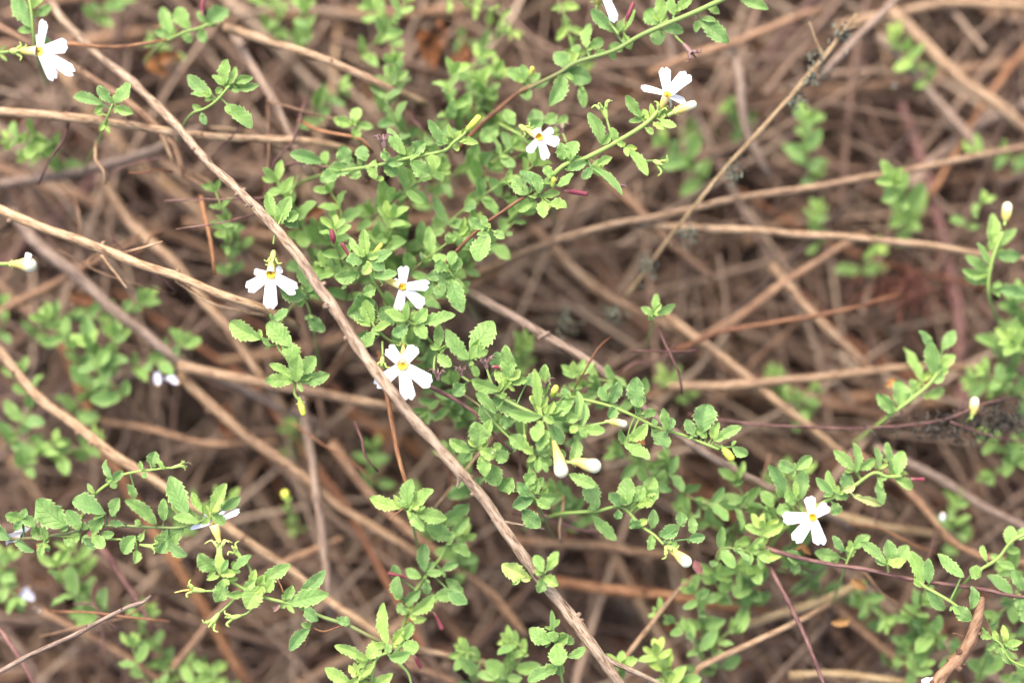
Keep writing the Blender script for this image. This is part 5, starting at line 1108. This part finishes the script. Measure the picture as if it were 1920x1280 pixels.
# ---------------------------------------------------------------- more of the undergrowth, filled sprig by sprig
FILL = [
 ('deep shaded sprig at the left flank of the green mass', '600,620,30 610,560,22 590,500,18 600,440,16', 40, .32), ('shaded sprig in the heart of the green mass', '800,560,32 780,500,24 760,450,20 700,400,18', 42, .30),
 ('light sprig crossing the lower green mass', '720,560,22 770,510,12 820,470,8 860,440,8', 38, .46), ('light sprig in the upper green mass', '680,430,22 720,390,12 770,350,9 820,320,8', 38, .48),
 ('leafy sprig between the green mass and the purple stem', '820,540,26 870,500,18 930,450,14 980,400,12', 36, .38), ('fresh leaves under the half hidden flower', '900,420,26 940,370,14 980,330,9 1000,310,8', 36, .44),
 ('sprig behind the centre left flower', '700,640,28 740,590,16 800,560,12 850,540,11', 40, .34), ('soft leaves left of the centre left flower', '640,620,26 650,560,14 640,520,9 610,500,8', 36, .42),
 ('leaves between the upper centre bud and the half hidden flower', '870,400,30 900,340,16 930,300,11 960,275,10', 36, .42), ('pale soft sprig above the upper centre bud', '840,300,34 880,230,22 900,180,18 930,140,17', 38, .46),
 ('leaf cluster right of the rounded leaf cluster', '960,230,34 920,200,20 880,150,18 900,110,18', 34, .42), ('blurred leaves beside the orange dead leaf', '840,60,40 900,90,30 940,60,28', 30, .36),
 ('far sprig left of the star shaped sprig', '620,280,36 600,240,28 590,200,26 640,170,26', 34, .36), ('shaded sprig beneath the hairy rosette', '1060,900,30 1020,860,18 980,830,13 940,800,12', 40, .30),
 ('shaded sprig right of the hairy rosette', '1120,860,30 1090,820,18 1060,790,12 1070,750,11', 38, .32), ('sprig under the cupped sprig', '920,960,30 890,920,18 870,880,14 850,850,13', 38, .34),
 ('soft sprig left of the middle runner', '1240,760,26 1200,740,14 1160,720,11 1120,710,11', 32, .36), ('dim sprig below the middle runner', '1300,900,34 1250,880,24 1200,870,20 1160,850,18', 36, .32),
 ('dim sprig right of the pale yellow bud', '1430,1020,34 1380,1000,22 1330,980,18 1290,960,16', 38, .34), ('dim sprig above the lower right flower stem', '1480,1010,30 1440,980,18 1400,940,15 1380,900,14', 38, .40),
 ('green sprig left of the reddish curved stem', '1450,1170,30 1400,1140,20 1360,1120,17 1340,1090,16', 38, .34), ('round leaves low left of the reddish curved stem', '1380,1300,30 1350,1250,22 1340,1210,19 1370,1180,18', 36, .36),
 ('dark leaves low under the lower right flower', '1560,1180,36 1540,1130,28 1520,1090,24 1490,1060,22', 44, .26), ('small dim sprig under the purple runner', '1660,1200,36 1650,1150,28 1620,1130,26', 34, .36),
 ('soft leaves crossing below the drooping narrow leaves', '1840,1290,30 1790,1230,20 1750,1190,17 1710,1160,16', 40, .36), ('soft leaves at the bottom edge left of the broken twig', '1700,1330,28 1700,1290,20 1720,1250,18', 38, .36),
 ('soft leaves at the right edge over the purple runner', '1960,1090,24 1920,1080,15 1890,1060,13', 36, .36), ('leaf cluster at the right edge below the yellow bud', '1960,600,28 1920,590,20 1900,560,17', 40, .42),
 ('broad soft leaves at the right edge', '1970,690,26 1930,660,19 1900,640,17', 40, .48), ('soft sprig at the right edge above the purplish stem', '1970,740,28 1900,730,22 1850,700,20', 36, .38),
 ('soft sprig low at the left edge', '-30,1010,34 10,1080,26 30,1120,24', 34, .40), ('wide soft sprig under the scalloped leaves', '230,1190,30 190,1140,22 130,1110,20 110,1060,20', 42, .46),
 ('soft sprig between the lavender petals and the left edge', '120,740,36 150,680,28 130,640,25 90,600,25', 38, .42), ('soft round sprig left of the lavender petals', '250,800,36 230,740,26 190,700,23 170,650,23', 42, .38),
 ('soft sprig at the far left under the wide branch', '30,900,34 60,860,25 100,830,23', 34, .46), ('dim leaves at the left edge above the wide branch', '-20,650,34 10,610,28 5,570,27', 36, .38),
 ('soft tuft near the bottom left edge of the frame', '330,1330,30 290,1290,22 260,1250,20 250,1210,20', 38, .44), ('soft tuft left of the bright bottom tuft', '480,1330,34 430,1290,26 390,1265,24', 32, .46),
 ('tiny soft sprig beneath the five leaved sprig', '880,1090,34 860,1050,20 870,1010,15', 34, .38), ('little sprig at the bottom edge left of the sharp small sprig', '960,1320,26 950,1270,14 960,1230,12', 36, .40),
 ('pale soft sprig at the bottom edge near the fork', '1280,1330,26 1270,1290,14 1250,1250,12', 36, .52), ('single soft sprig at the top edge right of the star sprig', '720,90,36 740,60,26 700,20,24', 36, .44),
 ('faint soft sprig at the top left edge', '180,60,40 190,20,30 230,-5,28', 34, .40), ('faint soft leaves beside the top left fork', '330,130,40 320,100,30 290,80,28', 32, .40),
 ('faint round leaves left of the pale level branch', '130,330,40 110,300,28 60,290,25', 34, .46), ('soft sprig right of the far bud', '1800,440,36 1820,410,26 1840,380,24', 28, .44),
]
for i, (lb, st, lp, tn) in enumerate(FILL):
    pts = nums(st); s = Sprig('leafy_sprig', lb, 'sprig', 500 + i, tn, 'blurred leafy sprigs in the undergrowth')
    path = s.add_stem(pts, (5, 3), 0.15, 0.7); deep = pts[-1][2] > 19; fo = MB() if deep else None
    s.auto(path[len(path) // 4:], lp * 1.4, 26, ratio=0.45, detail=1, mb=fo); s.done(fo)

# grey lichen tufts, the sooty tuft, the reddish patch: each a tangle of fine hairs
tuftm = grad_material('grey_lichen', [(0.0, (0.05, 0.06, 0.04)), (1.0, (0.20, 0.21, 0.15))]); sootm = grad_material('sooty_mould', [(0.0, (0.012, 0.012, 0.010)), (1.0, (0.06, 0.05, 0.035))])
redm = grad_material('red_dead_fern', [(0.0, (0.07, 0.02, 0.012)), (1.0, (0.17, 0.055, 0.032))])
def tuft(name, label, x, y, d, rx, ry, n, m_, seed, cat='tuft', ln=14):
    r = random.Random(seed); mb = MB(); c = P(x, y, d)
    for k in range(n):
        p = P(x + r.gauss(0, rx * .5), y + r.gauss(0, ry * .5), d + r.uniform(-1.5, 3))
        dv = Vector((r.gauss(0, 1), r.gauss(0, 1), r.gauss(0, 1))).normalized(); dw = Vector((r.gauss(0, 1), r.gauss(0, 1), r.gauss(0, 1))).normalized()
        L = ln * S * r.uniform(.5, 1.2); t = r.random()
        tube(mb, [(p, .00022, t), (p + dv * L * .5, .0002, t), (p + dv * L * .8 + dw * L * .3, .00012, t)], 4, cap=False)
    o = mb.build(name, m_, None, c); o.location = c; tag(o, label, cat); return o
TU = [(1575, 62, 9, 22, 26), (1535, 115, 10, 24, 26), (1520, 150, 10, 20, 20), (1490, 190, 11, 26, 24), (1375, 320, 14, 24, 26), (1290, 440, 18, 26, 24), (1215, 500, 21, 30, 34), (1150, 590, 24, 26, 26), (1060, 600, 26, 22, 36)]
TL = ['top end of the straw coloured stalk', 'fork of the straw coloured stalk', 'straw coloured stalk just under its fork', 'upper part of the straw coloured stalk', 'middle of the straw coloured stalk', 'lower part of the straw coloured stalk', 'dark hollow at the foot of the stalk', 'stick left of the tiny sprig', 'stick above the knot of the purplish branch']
for i, (x, y, d, rx, ry) in enumerate(TU):
    tuft('lichen_tuft', 'grey green lichen tuft on the ' + TL[i], x, y, d, rx * .8, ry * .8, 40, tuftm, 30 + i, 'lichen')
tuft('sooty_tuft', 'black sooty fuzzy tuft on the purplish stem at the right', 1790, 800, 11, 130, 26, 230, sootm, 77, ln=20)
tuft('sooty_tuft', 'small black fuzzy tuft at the far right below the oval bud', 1880, 785, 12, 50, 26, 120, sootm, 78, ln=22)
tuft('red_tuft', 'reddish brown tangle at the end of the orange brown stick', 1700, 545, 34, 64, 46, 120, redm, 79, ln=60)
# wiry twigs between the sprigs
rw = random.Random(21)
WZ = [(60, 150, 330, 330), (300, 230, 640, 420), (120, 420, 420, 600), (600, 560, 760, 900), (1100, 620, 1380, 720), (880, 850, 1100, 1000), (500, 180, 780, 330), (30, 980, 260, 1240), (1420, 1000, 1760, 1240), (1300, 860, 1800, 1020)]
for k in range(44):
    z = WZ[k % len(WZ)]; x, y = rw.uniform(z[0], z[2]), rw.uniform(z[1], z[3]); a = rw.uniform(0, 3.14); L = rw.uniform(40, 120); d = rw.uniform(7, 22)
    pts = [(x - L * math.cos(a), y - L * math.sin(a), d + 4), (x - L * .3 * math.cos(a) + rw.uniform(-9, 9), y - L * .3 * math.sin(a) + rw.uniform(-16, 16), d), (x + L * .3 * math.cos(a) + rw.uniform(-9, 9), y + L * .3 * math.sin(a) + rw.uniform(-9, 9), d - 1), (x + L * math.cos(a), y + L * math.sin(a), d + 1)]
    lm_ = min(LAND, key=lambda e: (e[0] - x) ** 2 + (e[1] - y) ** 2); mt = rw.choice(['rust', 'purple', 'purple', 'brown', 'tan'])
    dg = (math.degrees(a)) % 180
    wl = lambda lm_: 'fine %s wiry twig %s %s %s' % (mt, 'lying level' if dg < 20 or dg > 160 else 'slanting down right' if dg < 70 else 'upright' if dg < 110 else 'slanting up right', 'just above' if y < lm_[1] else 'just below', lm_[2])
    for e in sorted(LAND, key=lambda e: (e[0] - x) ** 2 + (e[1] - y) ** 2):
        if wl(e) not in USED: break
    USED.add(wl(e)); stick('wiry_twig', wl(e), pts, rw.uniform(3.5, 6.5), mt, 'twig', 'fine wiry twigs between the sprigs', seed=300 + k, tint=rw.uniform(.1, .6), seg=6, bump=.3)

# ---------------------------------------------------------------- small loose things
def loose(name, label, cat, x, y, d, w_, mat, n=1, seed=1, kind='flake', tint=.5):
    r = random.Random(seed); m = MB(); c = P(x, y, d)
    if kind == 'flake':
        for k in range(n):
            a = r.uniform(0, 6.28); dv = RIGHT * math.cos(a) + UP * math.sin(a)
            b = c + dv * w_ * S * 0.3 * (k > 0)
            leaf_geo(m, b - dv * w_ * S / 2, b + dv * w_ * S / 2, w_ * S * 0.6, (FACE + RIGHT * r.uniform(-.4, .4)).normalized(), r, tint, detail=1, curl=r.uniform(-.5, .5), fold=r.uniform(.3, 1.2), twist=r.uniform(-1.5, 1.5))
    else:
        q = w_ * S / 2
        tube(m, [(c + DIR * q * 0.95, q * .25, tint), (c + DIR * q * .6, q * .8, tint), (c, q, tint), (c - DIR * q * .6, q * .8, tint), (c - DIR * q * .95, q * .25, tint)], 12)
    o = m.build(name, M[mat] if isinstance(mat, str) else mat, None, c); o.location = c; tag(o, label, cat); return o
wm, n_, l_, p_ = new_mat('water'); p_.inputs['Transmission Weight'].default_value = 1; p_.inputs['IOR'].default_value = 1.33; p_.inputs['Roughness'].default_value = 0.02
loose('water_drop', 'round bright water drop in the bottom left below the large leaves', 'drop', 70, 1140, 22, 18, wm, kind='drop')
loose('water_drop', 'round bright water drop under the top right blurred sprig', 'drop', 1676, 161, 24, 16, wm, kind='drop')
fp = loose('fallen_petal', 'left of two pale lavender fallen petals at the left', 'petal', 297, 710, 24, 30, 'petal', 1, 3, tint=0.0)
fp = loose('fallen_petal', 'right of two pale lavender fallen petals at the left', 'petal', 324, 714, 24, 32, 'petal', 1, 9, tint=0.0)
loose('fallen_petal', 'white petal scrap above the bottom left water drop', 'petal', 45, 1108, 26, 34, 'petal', 2, 5, tint=0.0)
loose('fallen_petal', 'small white scrap right of the lower right sprigs', 'petal', 1768, 968, 20, 20, 'petal', 1, 6, tint=0.2)
loose('fallen_petal', 'pinkish scrap by the pale yellow bud', 'petal', 1308, 1062, 8, 30, 'red', 1, 7, tint=0.2)

ol = grad_material('orange_dead_leaf', [(0.0, (0.08, 0.03, 0.012)), (0.6, (0.20, 0.075, 0.025)), (1.0, (0.32, 0.17, 0.05))], nscale=300, namt=.5)
for i, (x, y, d, w_, tn, lb) in enumerate([(800, 95, 34, 85, .6, 'orange brown dead leaf near the top edge'), (868, 112, 34, 50, .4, 'small orange dead leaf right of the larger one near the top'), (150, 560, 34, 45, .5, 'orange dead leaf left of the left flower'),
        (330, 1040, 20, 30, .8, 'yellow orange dead leaf behind the lower left flower tube'), (1505, 1035, 12, 34, .9, 'amber leaf under the lower right flower'), (1610, 1095, 16, 34, .9, 'amber leaf under the purple runner'), (1575, 1160, 18, 40, .95, 'yellowish leaf right of the reddish curved stem'),
        (1670, 718, 16, 26, .9, 'small orange leaf tip at the left of the slanting sprig'), (1255, 1170, 16, 30, .4, 'brown dead leaf hanging above the branch fork'), (75, 1022, -1, 14, .8, 'tiny orange flake on the lower left runner'), (1200, 828, 5, 26, .7, 'orange spotted leaf scrap under the middle runner'),
        (300, 120, 30, 60, .7, 'orange tinted dead leaf near the top left'), (590, 400, 20, 40, .4, 'orange brown scrap at the left of the green mass'), (430, 780, 34, 60, .3, 'rusty dead leaf below the hanging green bud'), (880, 205, 30, 40, .3, 'rusty scrap under the upper green leaves')]):
    loose('dead_leaf', lb, 'dead leaf', x, y, d, w_, ol, 2 if w_ > 40 else 1, 60 + i, tint=tn)
sm = grad_material('silvery_web', [(0.0, (0.30, 0.30, 0.33)), (1.0, (0.55, 0.55, 0.60))])
loose('cobweb_scrap', 'silvery cobweb scrap on the lower left runner', 'cobweb', 40, 1001, 1, 42, sm, 2, 91)
